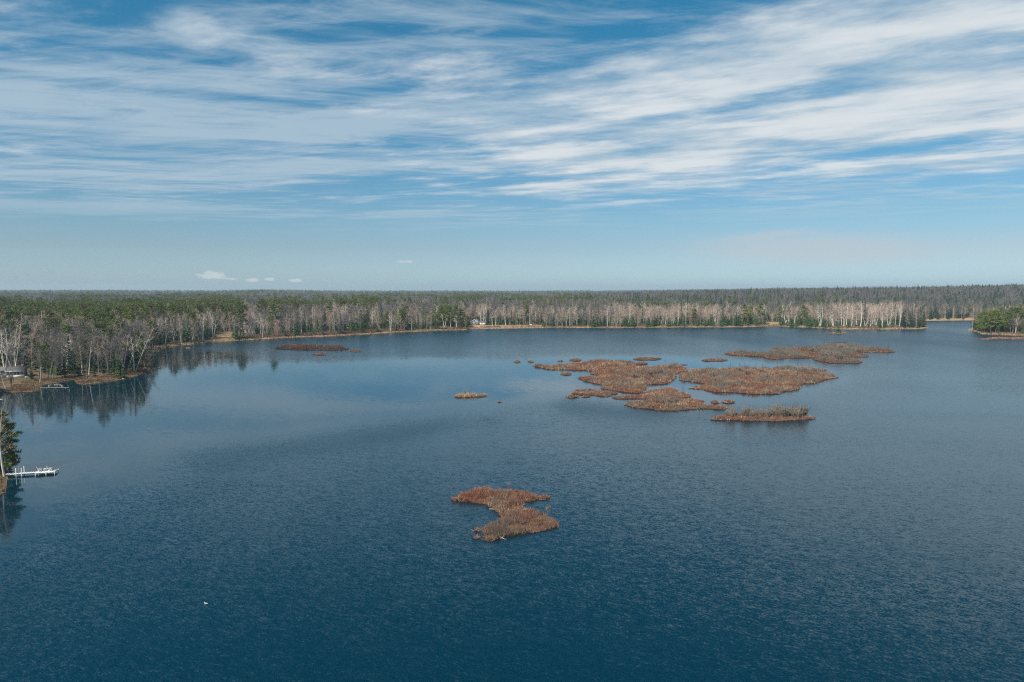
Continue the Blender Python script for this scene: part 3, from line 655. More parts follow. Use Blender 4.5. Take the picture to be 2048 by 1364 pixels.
LIB = {
    'birch': [gen_bare(15, 1, 0.12, 0.14, 0.25, ntw=560, bark='palebark'), gen_bare(16, 2, 0.12, 0.12, 0.25, ntw=620, bark='palebark'), gen_bare(14, 3, 0.16, 0.11, 0.22, ntw=620, bark='palebark'), gen_bare(17, 1, 0.12, 0.20, 0.4, ntw=420), gen_bare(15, 1, 0.12, 0.13, 0.25, ntw=560, bark='palebark', lean=(0.18, 0)), gen_bare(15, 2, 0.16, 0.19, 0.4, ntw=380)],
    'bright_birch': [gen_bare(16, 3, 0.17, 0.24, ntw=260, tw=(1.3, 0.045)), gen_bare(16, 2, 0.2, 0.28, crown0=0.5, ntw=160), gen_bare(16, 1, 0.1, 0.28, crown0=0.5, ntw=140), gen_bare(15, 5, 0.24, 0.2, ntw=300)],
    'bare': [gen_bare(15, 1, 0.2, 0.2, 0.3, 0.42, 700, (1.4, 0.05), 'grey', 'greytwig', nlimb=13), gen_bare(14, 2, 0.2, 0.17, 0.3, 0.4, 800, (1.4, 0.05), 'grey', 'greytwig', nlimb=10), gen_bare(16, 1, 0.1, 0.2, 0.4, 0.36, 650, (1.3, 0.05), 'grey', 'greytwig', nlimb=13)],
    'spruce': [gen_spruce(15, 2.1), gen_spruce(16, 1.6, 22, 7), gen_spruce(13, 2.6, 18, 9)],
    'fir': [gen_spruce(9, 2.2, 16, 9, 0.04, 'fir'), gen_spruce(8, 2.6, 14, 9, 0.03, 'fir', 0.35, 0.75), gen_spruce(11, 2.2, 17, 8, 0.05, 'fir')],
    'pine': [gen_pine(18), gen_pine(17, 0.2, 3.6, 12, 4), gen_pine(19, 0.35, 3.0, 10, 4)],
    'red_pine': [gen_pine(19, 0.52, 2.5, 8, 4, 22, 'redpine', 'pinebark', 0.17), gen_pine(20, 0.58, 2.3, 7, 4, 22, 'redpine', 'pinebark', 0.17), gen_pine(18, 0.45, 2.5, 8, 4, 22, 'redpine', 'pinebark', 0.17)],
    'bog_spruce': [gen_tamarack(5.5), gen_tamarack(6.5), gen_tamarack(4.5)],
    'shrub': [gen_shrub(), gen_shrub(2.0), gen_shrub(2.8)],
    'near_pine': [gen_pine(14, 0.06, 4.0, 19, 6, 70, 'pine', 'conbark', 0.2, cl=(0.8, 0.5, 0.12))],
    'tip_birch': [gen_bare(15, 1, 0.05, 0.15, 0.35, 0.3, 320, (1.1, 0.04), lean=(0.42, 0.05)), gen_bare(14, 1, 0.05, 0.15, 0.35, 0.3, 300, (1.1, 0.04), lean=(0.72, 0.1))],
    'lean_left_birch': [gen_bare(11, 1, 0.05, 0.16, 0.55, 0.3, 120, (1.0, 0.04), lean=(-0.32, 0.05))],
    'snag': [gen_bare(14, 1, 0.06, 0.26, 0.55, 0.34, 20, (0.6, 0.05), lean=(0.1, 0), nlimb=7)],
}
CATS = {'birch': 'birch', 'bright_birch': 'birch', 'tip_birch': 'birch', 'lean_left_birch': 'birch', 'bare': 'bare tree', 'spruce': 'spruce', 'fir': 'fir', 'pine': 'pine', 'near_pine': 'pine', 'red_pine': 'pine', 'bog_spruce': 'dead tree', 'shrub': 'shrub', 'snag': 'dead tree'}
NAMES = {'birch': 'birch_tree', 'bright_birch': 'birch_tree', 'tip_birch': 'birch_tree', 'lean_left_birch': 'birch_tree', 'bare': 'bare_tree', 'spruce': 'spruce_tree', 'fir': 'fir_tree', 'pine': 'pine_tree', 'near_pine': 'pine_tree', 'red_pine': 'pine_tree', 'bog_spruce': 'dead_tamarack', 'shrub': 'bare_shrub', 'snag': 'dead_tree'}
SRC = {}
PLACED = []
def plant(kind, p, h, label, group=None, var=None, rz=None, widen=1.0):
    L = LIB[kind]; v = int(rng.integers(0, len(L))) if var is None else var
    tm, cm, h0 = L[v]
    o = link(NAMES[kind], None, loc=p, rz=rng.uniform(0, 6.28) if rz is None else rz)
    s = h/h0; o.scale = (s*widen, s*widen, s)
    a = link(tm.name.split('.')[0], tm, o); b = link(cm.name.split('.')[0], cm, o)
    SRC.setdefault((kind, v), (a, b))
    tag(o, label, CATS[kind], group); PLACED.append((p[0], p[1]))
    return o
def plant_px(kind, px, by, ty, label, group=None, var=None, rz=None, widen=1.0):
    p = on_ground(px, by); return plant(kind, p, max(1.2, height_for(p, ty)), label, group, var, rz, widen)

# ------------------------------------------------------------------ trees that stand out, one by one
T = plant_px
ORD = 'first second third fourth fifth sixth seventh eighth ninth tenth eleventh twelfth thirteenth fourteenth fifteenth sixteenth seventeenth eighteenth nineteenth twentieth'.split()
def ranked(lst, fmt):
    """rows sorted from left to right, each with a label naming its place in the row"""
    return [(*r, fmt % ORD[k]) for k, r in enumerate(sorted(lst))]
# left headland
T('bright_birch', 133, 742, 664, 'pale birch fanning into many stems in the middle of the left headland', var=3, rz=0.4)
T('snag', 178, 750, 681, 'bright white dead tree with a forked top on the left headland shore', rz=0.0)
T('bright_birch', 164, 749, 690, 'thin white trunk just left of the bright forked dead tree', var=2)
T('bright_birch', 10, 738, 654, 'white birch with several stems at the left edge above the cottage', var=0)
T('bright_birch', 27, 738, 660, 'white birch clump just right of the one at the left edge', var=3)
T('birch', 62, 744, 650, 'tall grey-white birch between the cottage and the dark spruce', var=1)
T('snag', 80, 767, 729, 'short thin bare snag standing on the grass by the left dock', rz=1.0)
T('spruce', 72, 744, 674, 'dark pointed spruce directly right of the cottage', var=0)
T('spruce', 90, 747, 690, 'dark spruce second to the right of the cottage', var=2)
T('spruce', 206, 750, 694, 'dark spruce between the white dead tree and the leaning birches', var=0)
T('spruce', 228, 748, 690, 'dark spruce nearest the leaning birches on the left headland', var=1)
T('spruce', 59, 735, 639, 'broad dark conifer rising behind the cottage', var=2)
T('pine', 205, 735, 631, 'dark conifer with a broad top behind the left headland', var=2)
T('spruce', 258, 735, 650, 'dark conifer behind the leaning birches at the headland tip', var=1)
T('tip_birch', 254, 742, 664, 'left of the pale birches leaning over the headland tip', var=0, rz=-0.1)
T('tip_birch', 270, 744, 656, 'tallest pale birch leaning right over the headland tip', var=0, rz=0.15)
T('bright_birch', 268, 744, 672, 'upright thin birch between the leaning ones at the headland tip', var=2)
T('tip_birch', 288, 739, 698, 'low birch reaching far out over the water at the headland tip', var=1, rz=0.1)
T('lean_left_birch', 15, 785, 733, 'thin white birch leaning left over the bank beside the cottage lawn', rz=0.0)
T('shrub', 22, 770, 745, 'grey leafless bush in front of the cottage', widen=0.6)
T('bare', 27, 764, 700, 'bare grey tree standing before the cottage windows', widen=0.7)
T('bare', 44, 762, 706, 'bare grey tree before the right end of the cottage', widen=0.6)
T('fir', 62, 758, 726, 'dark fir on the lawn right of the cottage', var=2)
T('bare', 12, 758, 715, 'small bare tree at the left end of the cottage porch', widen=0.6)
# near left corner
T('near_pine', 4, 942, 816, 'bushy green pine at the left edge behind the foreground dock')
T('bright_birch', 9, 953, 822, 'slender pale birch in front of the pine by the foreground dock', var=2, rz=2.0)
T('birch', -5, 951, 824, 'bare birch with spreading twigs at the left edge by the dock', var=0)
T('fir', 20, 944, 925, 'small dark shrubby conifer overhanging the shore end of the dock', var=1)
# sandy cove
T('spruce', 312, 690, 632, 'dark spruce left of the pair at the head of the cove', var=2)
T('spruce', 340, 687, 632, 'left dark spruce of the pair at the head of the cove', var=0)
T('spruce', 352, 686, 633, 'right dark spruce of the pair at the head of the cove', var=1)
T('fir', 377, 684, 634, 'mottled green conifer between the spruce pair and the pale birches', var=2)
T('bright_birch', 406, 680, 625, 'pale spreading birch left of the white clump by the sandy cove', var=3)
T('bright_birch', 426, 678, 624, 'white clump of birch stems beside the sandy clearing', var=0)
T('fir', 415, 680, 657, 'small fir left of the sandy clearing', var=0)
T('fir', 430, 679, 660, 'narrow small fir at the edge of the sandy clearing', var=2, widen=0.7)
T('birch', 452, 680, 618, 'bare tan tree on the right side of the sandy clearing', var=2)
T('pine', 481, 677, 612, 'large green pine standing alone at the cove shore', var=1, widen=1.15)
T('pine', 547, 668, 601, 'tall yellow-green pine rising above the bare woods right of the cove', var=0)
T('bright_birch', 497, 672, 627, 'left white birch of the pair right of the large cove pine', var=1)
T('bright_birch', 508, 673, 626, 'right white birch of the pair right of the large cove pine', var=0)
T('bright_birch', 531, 670, 630, 'white forked birch below the tall yellow-green pine', var=1)
T('bright_birch', 559, 668, 625, 'thin white birch right of the tall yellow-green pine', var=2)
T('bright_birch', 614, 667, 630, 'slanting white birch behind the dark cove island', var=2)
# point on the middle left
T('spruce', 650, 666, 617, 'dark green spruce with a pointed top on the middle left shore', var=2)
T('fir', 635, 668, 632, 'green conifer at the left foot of the dark pointed spruce', var=2)
T('bright_birch', 669, 667, 634, 'bright white birch leaning right, right of the dark pointed spruce', var=2)
T('bright_birch', 695, 660, 628, 'white birch between the pointed spruce and the yellow-green pines', var=1)
T('fir', 713, 664, 640, 'low dark fir left of the yellow-green shore pine', var=0)
T('pine', 728, 664, 624, 'yellow-green pine leaning over the middle left shore', var=1)
T('bright_birch', 745, 658, 622, 'straight white birch between two green shore pines', var=2)
T('pine', 761, 662, 622, 'dark green pine right of the straight white birch', var=0)
T('fir', 775, 662, 647, 'rounded dark fir at the foot of the dark green pine', var=1)
T('bright_birch', 781, 655, 626, 'pale forked birch before the half-hidden white building', var=3)
T('fir', 832, 661, 645, 'dark green fir low on the shore left of the point', var=1)
T('fir', 845, 661, 643, 'broad green fir low on the shore left of the point', var=0)
T('fir', 871, 660, 640, 'dark fir under the tall pines of the point', var=2)
for x, ty, v, lb in ranked([(868, 612, 2), (882, 609, 0), (897, 607, 1), (911, 608, 0), (925, 612, 2)], '%s tall spreading pine from the left in the row on the point'):
    T('pine', x, 655, ty, lb, 'tall pines in a row on the point', var=v, widen=1.2)
T('bright_birch', 889, 658, 624, 'big white forked birch in front of the tall pines of the point', var=1)
T('bright_birch', 901, 658, 624, 'slim white birch second from left before the tall pines', var=2)
T('bright_birch', 914, 656, 626, 'white birch third from left before the tall pines', var=3)
T('pine', 920, 660, 633, 'short green pine left of the pine at the tip of the point', var=1)
T('pine', 934, 660, 630, 'dense green pine at the very tip of the point beside the cabin', var=1, widen=1.2)
# clearing with the cabin
T('spruce', 976, 651, 615, 'tall dark spruce on the grassy clearing right of the cabin', var=2)
T('bright_birch', 985, 652, 622, 'left thin birch standing on the grassy clearing', var=2)
T('bright_birch', 991, 651, 621, 'right thin birch standing on the grassy clearing', var=2)
T('fir', 988, 652, 646, 'small fir on the grassy clearing', var=0)
T('spruce', 1023, 651, 619, 'narrow pointed spruce behind the middle of the grassy clearing', var=1)
T('pine', 1053, 647, 604, 'broad-topped pine rising behind the right end of the clearing', var=2)
T('spruce', 1064, 650, 632, 'thin blackish conifer right of the clearing', var=1)
T('fir', 1056, 654, 642, 'small dark fir beside the white boat', var=0)
T('fir', 1150, 654, 630, 'left conifer of the green trio right of the clearing', var=2)
T('spruce', 1160, 654, 624, 'middle and tallest conifer of the green trio right of the clearing', var=0)
T('fir', 1168, 654, 631, 'right conifer of the green trio right of the clearing', var=0)
T('bright_birch', 1215, 655, 612, 'white birch with a drooping side limb near the middle of the far shore', var=2)
# right-hand shore
T('spruce', 1285, 652, 612, 'slim green spruce left of the slanting white birches', var=1)
T('bright_birch', 1322, 652, 618, 'left of the slanting white birches on the far shore', var=1)
T('snag', 1331, 652, 620, 'slanting white dead birch with a hooked top on the far shore', rz=0.2)
T('spruce', 1362, 651, 606, 'dark spire of a spruce left of the round yellow-green pine', var=1)
T('bright_birch', 1372, 653, 610, 'curving white birch touching the round yellow-green pine', var=2)
T('pine', 1387, 653, 614, 'round yellow-green pine low on the middle of the far shore', var=1, widen=1.35)
T('bright_birch', 1433, 648, 612, 'very bright forked birch leaning right on the far shore', var=1, rz=0.2)
T('spruce', 1472, 654, 622, 'dark green spruce at the left of the shore pine cluster', var=2)
T('pine', 1489, 652, 605, 'left tall pine of the shore pine cluster', var=0)
T('pine', 1501, 651, 608, 'middle pine of the shore pine cluster', var=1)
T('pine', 1520, 651, 598, 'tallest pine of the shore pine cluster', var=2)
T('fir', 1528, 652, 618, 'green fir at the right end of the shore pine cluster', var=2)
T('pine', 1561, 644, 608, 'green pine right of the sandy gap in the far shore', var=1)
T('bright_birch', 1572, 645, 602, 'tall pale forked birch right of the sandy gap', var=1)
T('fir', 1583, 654, 637, 'left of the low dark firs right of the sandy gap', var=1)
T('fir', 1592, 654, 638, 'right of the low dark firs right of the sandy gap', var=0)
T('pine', 1605, 653, 607, 'conical yellow-green pine on the right part of the far shore', var=1)
for x, b, t, v, lb in ranked([(1640, 652, 615, 0), (1667, 653, 622, 3), (1683, 650, 616, 2), (1693, 650, 612, 2), (1703, 654, 613, 2), (1714, 650, 612, 2), (1731, 652, 620, 1), (1741, 652, 614, 2), (1765, 648, 612, 2), (1777, 650, 610, 0), (1790, 650, 613, 2)], '%s bright white birch from the left in the stand right of the conical pine'):
    T('bright_birch', x, b, t, lb, 'white birch stand right of the conical pine', var=v)
T('bright_birch', 1721, 653, 607, 'thickest brightest birch trunk in the right-hand birch stand', var=2)
T('spruce', 1729, 647, 600, 'single dark spruce rising out of the right-hand birch stand', var=1)
T('bright_birch', 1752, 650, 606, 'bright birch with a wide fork in the right-hand birch stand', var=1)
T('bright_birch', 1799, 652, 601, 'tall bright birch near the right tip of the far shore', var=2)
T('pine', 1842, 655, 632, 'yellow-green pine at the right tip of the far shore', var=1)
T('spruce', 1943, 639, 605, 'dark spruce on the back shore left of the right headland', var=0)
T('spruce', 1965, 639, 609, 'second dark spruce on the back shore beside the right headland', var=2)
T('tip_birch', 1888, 640, 615, 'pale birch leaning right on the back shore', var=0, rz=0.0)
T('bright_birch', 1906, 640, 611, 'pale upright birch on the back shore', var=2)
# right headland
T('fir', 1951, 661, 643, 'dark fir at the left tip of the right headland', var=0)
T('fir', 1961, 663, 640, 'second dark fir from the tip of the right headland', var=1)
T('pine', 1975, 664, 630, 'small light green pine on the right headland', var=1, widen=1.2)
T('pine', 1991, 666, 617, 'pine with level layered limbs on the right headland', var=0, widen=1.3)
T('pine', 2016, 666, 618, 'broad light green pine in the middle of the right headland', var=1, widen=1.3)
T('pine', 2036, 664, 606, 'tallest light green pine on the right headland', var=2, widen=1.3)
T('fir', 2005, 668, 645, 'green fir low on the shore of the right headland', var=1)
T('pine', 2062, 662, 612, 'light green pine cut by the right edge of the picture', var=0, widen=1.3)
# islet
def on_islet(kind, px, by, ty, label, group=None, var=None, widen=1.0, z=0.15):
    p = gp(px, by, z); return plant(kind, p, max(0.6, height_for(p, ty)), label, group, var, None, widen)
on_islet('fir', 1677, 666, 652, 'rounder green conifer on the tiny far islet', var=1, widen=1.7)
on_islet('fir', 1660, 666, 656, 'thinner of the two conifers on the tiny far islet', var=2)
# thin dead trees and bushes on the bog islands
for zx, zy, zt, lb in ranked([(310, 385, 310), (225, 395, 325), (455, 385, 318), (405, 390, 322), (570, 390, 312), (675, 385, 318), (640, 395, 335), (790, 395, 300), (910, 385, 305), (1000, 380, 300), (1035, 385, 305), (1080, 395, 312), (1120, 400, 300), (545, 470, 395), (120, 440, 345), (790, 500, 400), (1150, 430, 340)], '%s thin dead tamarack from the left on the broad island by the narrow channel'):
    x, y = 1400+zx/5.12, 660+zy/5.12; on_islet('bog_spruce', x, y, 660+zt/5.12, lb, 'dead tamaracks on the broad bog island')
for zx, zy, zt, lb in ((1770, 650, 555, 'lone thin tamarack on the lumpy island below the widest island'), (1590, 345, 265, 'thin tamarack at the upper right corner of the widest island')):
    on_islet('bog_spruce', 1020+zx/5.12, 660+zy/5.12, 660+zt/5.12, lb)
for zx, zy, zt, lb in ((920, 185, 120, 'bushy dead tamarack on the left part of the farthest bog island'), (1270, 175, 95, 'pale dead tamarack in the middle of the farthest bog island'), (1715, 190, 85, 'left of the paired thin trees near the end of the farthest bog island'),
        (1748, 190, 95, 'right of the paired thin trees near the end of the farthest bog island'), (1925, 215, 115, 'lone thin tree at the very end of the farthest bog island'), (625, 232, 180, 'small dead tree on the left arm of the farthest bog island'), (400, 226, 182, 'smallest dead tree at the left end of the farthest bog island')):
    on_islet('bog_spruce', 1400+zx/5.12, 660+zy/5.12, 660+zt/5.12, lb)
for zx, zy, zt, lb in ranked([(130, 490, 400), (420, 560, 500), (575, 585, 530), (940, 500, 440), (300, 470, 420), (250, 500, 455), (480, 470, 400), (680, 500, 440), (830, 490, 440), (1160, 440, 370), (1060, 440, 370), (620, 440, 390), (400, 430, 370)], '%s grey leafless bush from the left on the broad island by the narrow channel'):
    on_islet('shrub', 1400+zx/5.12, 660+zy/5.12, 660+zt/5.12, lb, 'grey bushes on the broad bog island', widen=1.5)
for zx, zy, zt, lb in ranked([(1210, 380, 325), (1430, 470, 390), (1500, 465, 385), (1280, 500, 430), (1540, 460, 400), (1640, 400, 350), (1390, 440, 395)], '%s grey leafless bush from the left on the widest bog island'):
    on_islet('shrub', 1020+zx/5.12, 660+zy/5.12, 660+zt/5.12, lb, 'grey bushes on the widest bog island', widen=1.6)
for zx, zy, zt, lb in ranked([(1000, 255, 205), (1260, 280, 210), (1320, 290, 205), (1400, 300, 220), (1440, 310, 240), (1150, 230, 175), (1500, 230, 170), (1600, 230, 175), (900, 220, 175), (780, 240, 200), (1350, 220, 160), (1450, 200, 140)], '%s grey leafless bush from the left on the farthest bog island'):
    on_islet('shrub', 1400+zx/5.12, 660+zy/5.12, 660+zt/5.12, lb, 'grey bushes on the farthest bog island', widen=1.6)
for k in range(46):
    zx = rng.uniform(250, 1090); f = 1-abs((zx-750)/560)**2
    zy = rng.uniform(870, 905); zt = zy-rnd(55, 85)-35*f*(0.4 if 560 < zx < 660 else 1)
    on_islet('shrub', 1400+zx/5.12, 660+zy/5.12, 660+zt/5.12, 'grey shrub at the %s of the nearest middle island thicket, %s row' % (('left end', 'left part', 'centre', 'right part', 'right end')[min(4, int((zx-250)/168))], ('back', 'middle', 'front')[min(2, int((zy-870)/11.7))]), 'shrub thicket on the nearest middle island', widen=0.95)
for zx, zy, zt, lb in ranked([(1500, 760, 690), (1620, 750, 680), (1700, 745, 690), (1560, 765, 700)], '%s grey bush from the left on the long low island with the straw front'):
    on_islet('shrub', 1020+zx/5.12, 660+zy/5.12, 660+zt/5.12, lb, 'grey bushes on the long low island', widen=1.2)
on_islet('shrub', 1097, 1028, 1010, 'thin dry shrub at the right end of the foreground islet', widen=0.7, z=0.3)
on_islet('shrub', 1018, 978, 965, 'thin dry shrub on the far lobe of the foreground islet', widen=0.7, z=0.3)
on_islet('shrub', 930, 789, 779, 'small dark bush on the lone centre islet')
on_islet('shrub', 608, 692, 687, 'low bush on the dark island off the cove', widen=2.0)

# ------------------------------------------------------------------ the woods
def clear_of(P):
    px = ppx(P[:, 0], P[:, 1]); d = np.hypot(P[:, 0], P[:, 1]); sd = lake_sd(P)
    ok = sd > 2.2
    ok &= ~((px > 940) & (px < 1085) & (sd < 24) & (d > 550) & (d < 760))
    ok &= ~((px > 936) & (px < 976) & (sd < 40) & (d > 550) & (d < 760))
    ok &= ~((px > 428) & (px < 468) & (sd < 55) & (d > 430) & (d < 640))
    ok &= ~((px > 1527) & (px < 1560) & (sd < 62) & (d < 800) & (d > 600))
    ok &= ~((px < 62) & (px > -75) & (P[:, 1] < 309) & (P[:, 1] > 150))
    ok &= ~((px > -330) & (P[:, 1] < 165))
    ok &= ~((px > 778) & (px < 845) & (d > 690) & (d < 800) & (rng.uniform(size=len(px)) < 0.5))
    return ok, px, d, sd
def grid_points(d0, d1, s_of_d, c0=-340, c1=2390):
    out = []; d = d0
    while d < d1:
        s = s_of_d(d); w0, w1 = (c0-CX)/F*d, (c1-CX)/F*d
        n = int((w1-w0)/s); x = w0+(np.arange(n)+rng.uniform(0.05, 0.95, n))*s
        out.append(np.stack([x, d+rng.uniform(-0.45, 0.45, n)*s], 1)); d += s
    return np.concatenate(out)
ZN = {1: 'the left headland', 2: 'the cove woods', 3: 'the middle left shore', 4: 'the pine point', 5: 'the shore behind the clearing', 6: 'the right-hand far shore', 7: 'the back shore', 8: 'the right headland', 9: 'the left bank'}
def zone_of(px, d):
    if px > 1925 and d < 735: return 8
    if px > 1805 and d >= 735: return 7
    if px < 335 and d < 440: return 1 if px > -60 else 9
    if px < 480: return 2
    if px < 760: return 3
    if px < 950: return 4
    if px < 1240: return 5
    return 6
def kinds(z, px, d, sd, fA, fB):
    """kinds, weights, height range for a place"""
    if d > 1020 and px > 1180 and (d > 1250 or px > 1720): return (('bare', .56), ('spruce', .44))
    if d > 1000 and px < 1180:
        return (('red_pine', .6), ('spruce', .2), ('bare', .2)) if fA > 0.60 else (('bare', .84), ('spruce', .13), ('pine', .03))
    if z in (1, 9): return (('bare', .44), ('spruce', .34), ('fir', .08), ('birch', .10), ('pine', .04))
    if z == 2:
        if d > 520 and sd > 45 and px < 300+max(0, (d-600))*0.6: return (('red_pine', .86), ('bare', .08), ('birch', .06))
        if sd > 80: return (('red_pine', .6), ('bare', .25), ('birch', .15)) if d < 950 else (('bare', .72), ('red_pine', .2), ('spruce', .08))
        return (('birch', .34), ('bare', .26), ('fir', .20), ('pine', .08), ('spruce', .12))
    if z == 3:
        if 150 < sd < 300 and px > 520: return (('red_pine', .7), ('spruce', .1), ('bare', .2))
        if sd > 60: return (('bare', .66), ('birch', .2), ('spruce', .1), ('red_pine', .04))
        return (('birch', .44), ('bare', .30), ('fir', .18), ('spruce', .08))
    if z == 4:
        if sd > 60: return (('bare', .70), ('birch', .1), ('spruce', .16), ('red_pine', .04))
        return (('birch', .36), ('pine', .10), ('fir', .34), ('spruce', .08), ('bare', .12))
    if z == 5:
        if sd > 75: return (('bare', .74), ('spruce', .17), ('birch', .05), ('pine', .04))
        return (('birch', .46), ('bare', .22), ('spruce', .12), ('fir', .20))
    if z == 6:
        if sd < 12: return (('fir', .80), ('birch', .12), ('bare', .08))
        if sd < 22: return (('fir', .34), ('birch', .54), ('bare', .08), ('spruce', .04))
        if sd < 85: return (('birch', .74), ('fir', .10), ('bare', .12), ('spruce', .04))
        return (('spruce', .62), ('bare', .34), ('pine', .04)) if px < 1740 and fB > 0.36 else (('bare', .85), ('spruce', .15))
    if z == 7: return (('spruce', .52), ('birch', .28), ('bare', .20)) if sd < 45 else (('bare', .9), ('spruce', .1))
    return (('pine', .44), ('fir', .26), ('bare', .24), ('birch', .06))
HT = {'bare': (10, 18), 'birch': (9, 19.5), 'spruce': (8, 19), 'fir': (4, 10), 'pine': (12, 21), 'red_pine': (16, 21)}
def species(P, px, d, sd):
    out = []; fA = fbm(px/45.0, d/150.0, 3, 63); fB = fbm(px/60.0, d/120.0, 2, 3)
    con = np.exp(5.5*(fbm(P[:, 0]/16.0, P[:, 1]/22.0, 3, 71)-0.5)); tall = 0.72+0.6*fbm(P[:, 0]/20.0+31, P[:, 1]/26.0, 3, 73)
    for i in range(len(P)):
        k = [(a, b*(con[i] if a in ('fir', 'spruce', 'pine') else 1.0)) for a, b in kinds(zone_of(px[i], d[i]), px[i], d[i], sd[i], fA[i], fB[i])]; r = rng.uniform()*sum(w for _, w in k)
        for n, w in k:
            r -= w
            if r <= 0: break
        lo, hi = HT[n]; h = rnd(lo, hi)*tall[i]
        if n == 'bare' and d[i] > 1000: h *= 0.95
        out.append((n, h))
    return out
P1 = grid_points(130, 1010, lambda d: 3.9 if d < 800 else 5.0)
ok, px1, d1, sd1 = clear_of(P1); P1, px1, d1, sd1 = P1[ok], px1[ok], d1[ok], sd1[ok]
PL = np.array(PLACED)
LPX, LD = ppx(PL[:, 0], PL[:, 1]), np.hypot(PL[:, 0], PL[:, 1])
hidden_ = np.array([np.any((np.abs(LPX-a) < 4.5) & (b < LD+2) & (b > LD-45)) for a, b in zip(px1, d1)])
near_ = ~hidden_ & (np.array([np.min((PL[:, 0]-p[0])**2+(PL[:, 1]-p[1])**2) for p in P1]) > 2.2**2)
P1, px1, d1, sd1 = P1[near_], px1[near_], d1[near_], sd1[near_]
sp1 = species(P1, px1, d1, sd1); z1 = terrain(P1, sd1)
LIM = {'birch': 225, 'bare': 290, 'spruce': 215, 'fir': 290, 'pine': 120, 'red_pine': 110}
vis = (px1 > -40) & (px1 < 2090) & (d1 < 830)
order = np.argsort(np.where(vis, sd1+0.06*d1+rng.uniform(0, 6, len(sd1)), 1e9))
cnt = {k: 0 for k in LIM}; rest = []
WORD = {'birch': 'pale leafless birch', 'bare': 'grey leafless tree', 'spruce': 'dark spruce', 'fir': 'low green fir', 'pine': 'green pine', 'red_pine': 'straight-trunked pine'}
MARKS = {1: ((20, 'the cottage'), (80, 'the spruces beside the cottage'), (133, 'the fanning pale birch'), (178, 'the white dead tree'), (217, 'the headland spruces'), (268, 'the leaning birches'), (310, 'the headland tip')),
    9: ((0, 'the left edge'),), 2: ((30, 'the left edge of the pine plantation'), (140, 'the plantation above the headland'), (240, 'the plantation behind the headland tip'), (312, 'the head of the cove'), (346, 'the cove spruce pair'), (400, 'the white birch clump'), (447, 'the sandy clearing'), (476, 'the large cove pine')),
    3: ((500, 'the pair of cove birches'), (547, 'the tall yellow-green pine'), (590, 'the dark cove island'), (625, 'the slanting birch'), (650, 'the dark shore spruce'), (695, 'the white birch past that spruce'), (735, 'the leaning yellow-green pine')),
    4: ((770, 'the dark shore pine'), (812, 'the half-hidden white building'), (850, 'the low shore firs'), (895, 'the tall point pines'), (935, 'the tip of the point')),
    5: ((950, 'the cabin'), (976, 'the clearing spruce'), (1005, 'the clearing birches'), (1040, 'the right end of the clearing'), (1065, 'the white boat'), (1110, 'the shore right of the boat'), (1160, 'the green conifer trio'), (1215, 'the drooping birch')),
    6: ((1260, 'the slim far-shore spruce'), (1326, 'the slanting white birches'), (1387, 'the round yellow-green pine'), (1433, 'the bright forked birch'), (1500, 'the shore pine cluster'), (1545, 'the sandy gap'), (1588, 'the low dark fir pair'), (1612, 'the conical pine'), (1660, 'the tiny pine islet'), (1725, 'the thickest white birch'), (1775, 'the wide-forked birch'), (1805, 'the tall end birch'), (1845, 'the far-shore tip pine')),
    7: ((1830, 'the far-shore tip'), (1888, 'the leaning back-shore birch'), (1943, 'the back-shore spruces'), (2030, 'the right edge')), 8: ((1955, 'the headland tip firs'), (1991, 'the layered pine'), (2030, 'the tallest right-hand pine'))}
for i in order:
    n, h = sp1[i]
    if vis[i] and cnt[n] < LIM[n] and d1[i] > 175:
        cnt[n] += 1; zn = zone_of(px1[i], d1[i]); x, mk = min(MARKS[zn], key=lambda m: abs(m[0]-px1[i])); lo, hi = HT[n]; f = (h-lo)/(hi-lo)
        side = ('left of' if px1[i] < x else 'right of') if not mk.startswith(('the left edge', 'the right edge')) else 'near'
        row = 'at the water' if sd1[i] < 7 else 'a few steps inland' if sd1[i] < 15 else 'well inland' if sd1[i] < 26 else 'deep in the wood'
        plant(n, (P1[i, 0], P1[i, 1], z1[i]), h, '%s %s %s, %s %s' % ('small' if f < 0.33 else 'middle-sized' if f < 0.66 else 'tall', WORD[n], row, side, mk), '%s %s near %s' % (WORD[n], row, mk), var=(0, 1, 2, 4)[cnt[n] % 4] if n == 'birch' and zn in (1, 9) else None)
    else: rest.append(i)
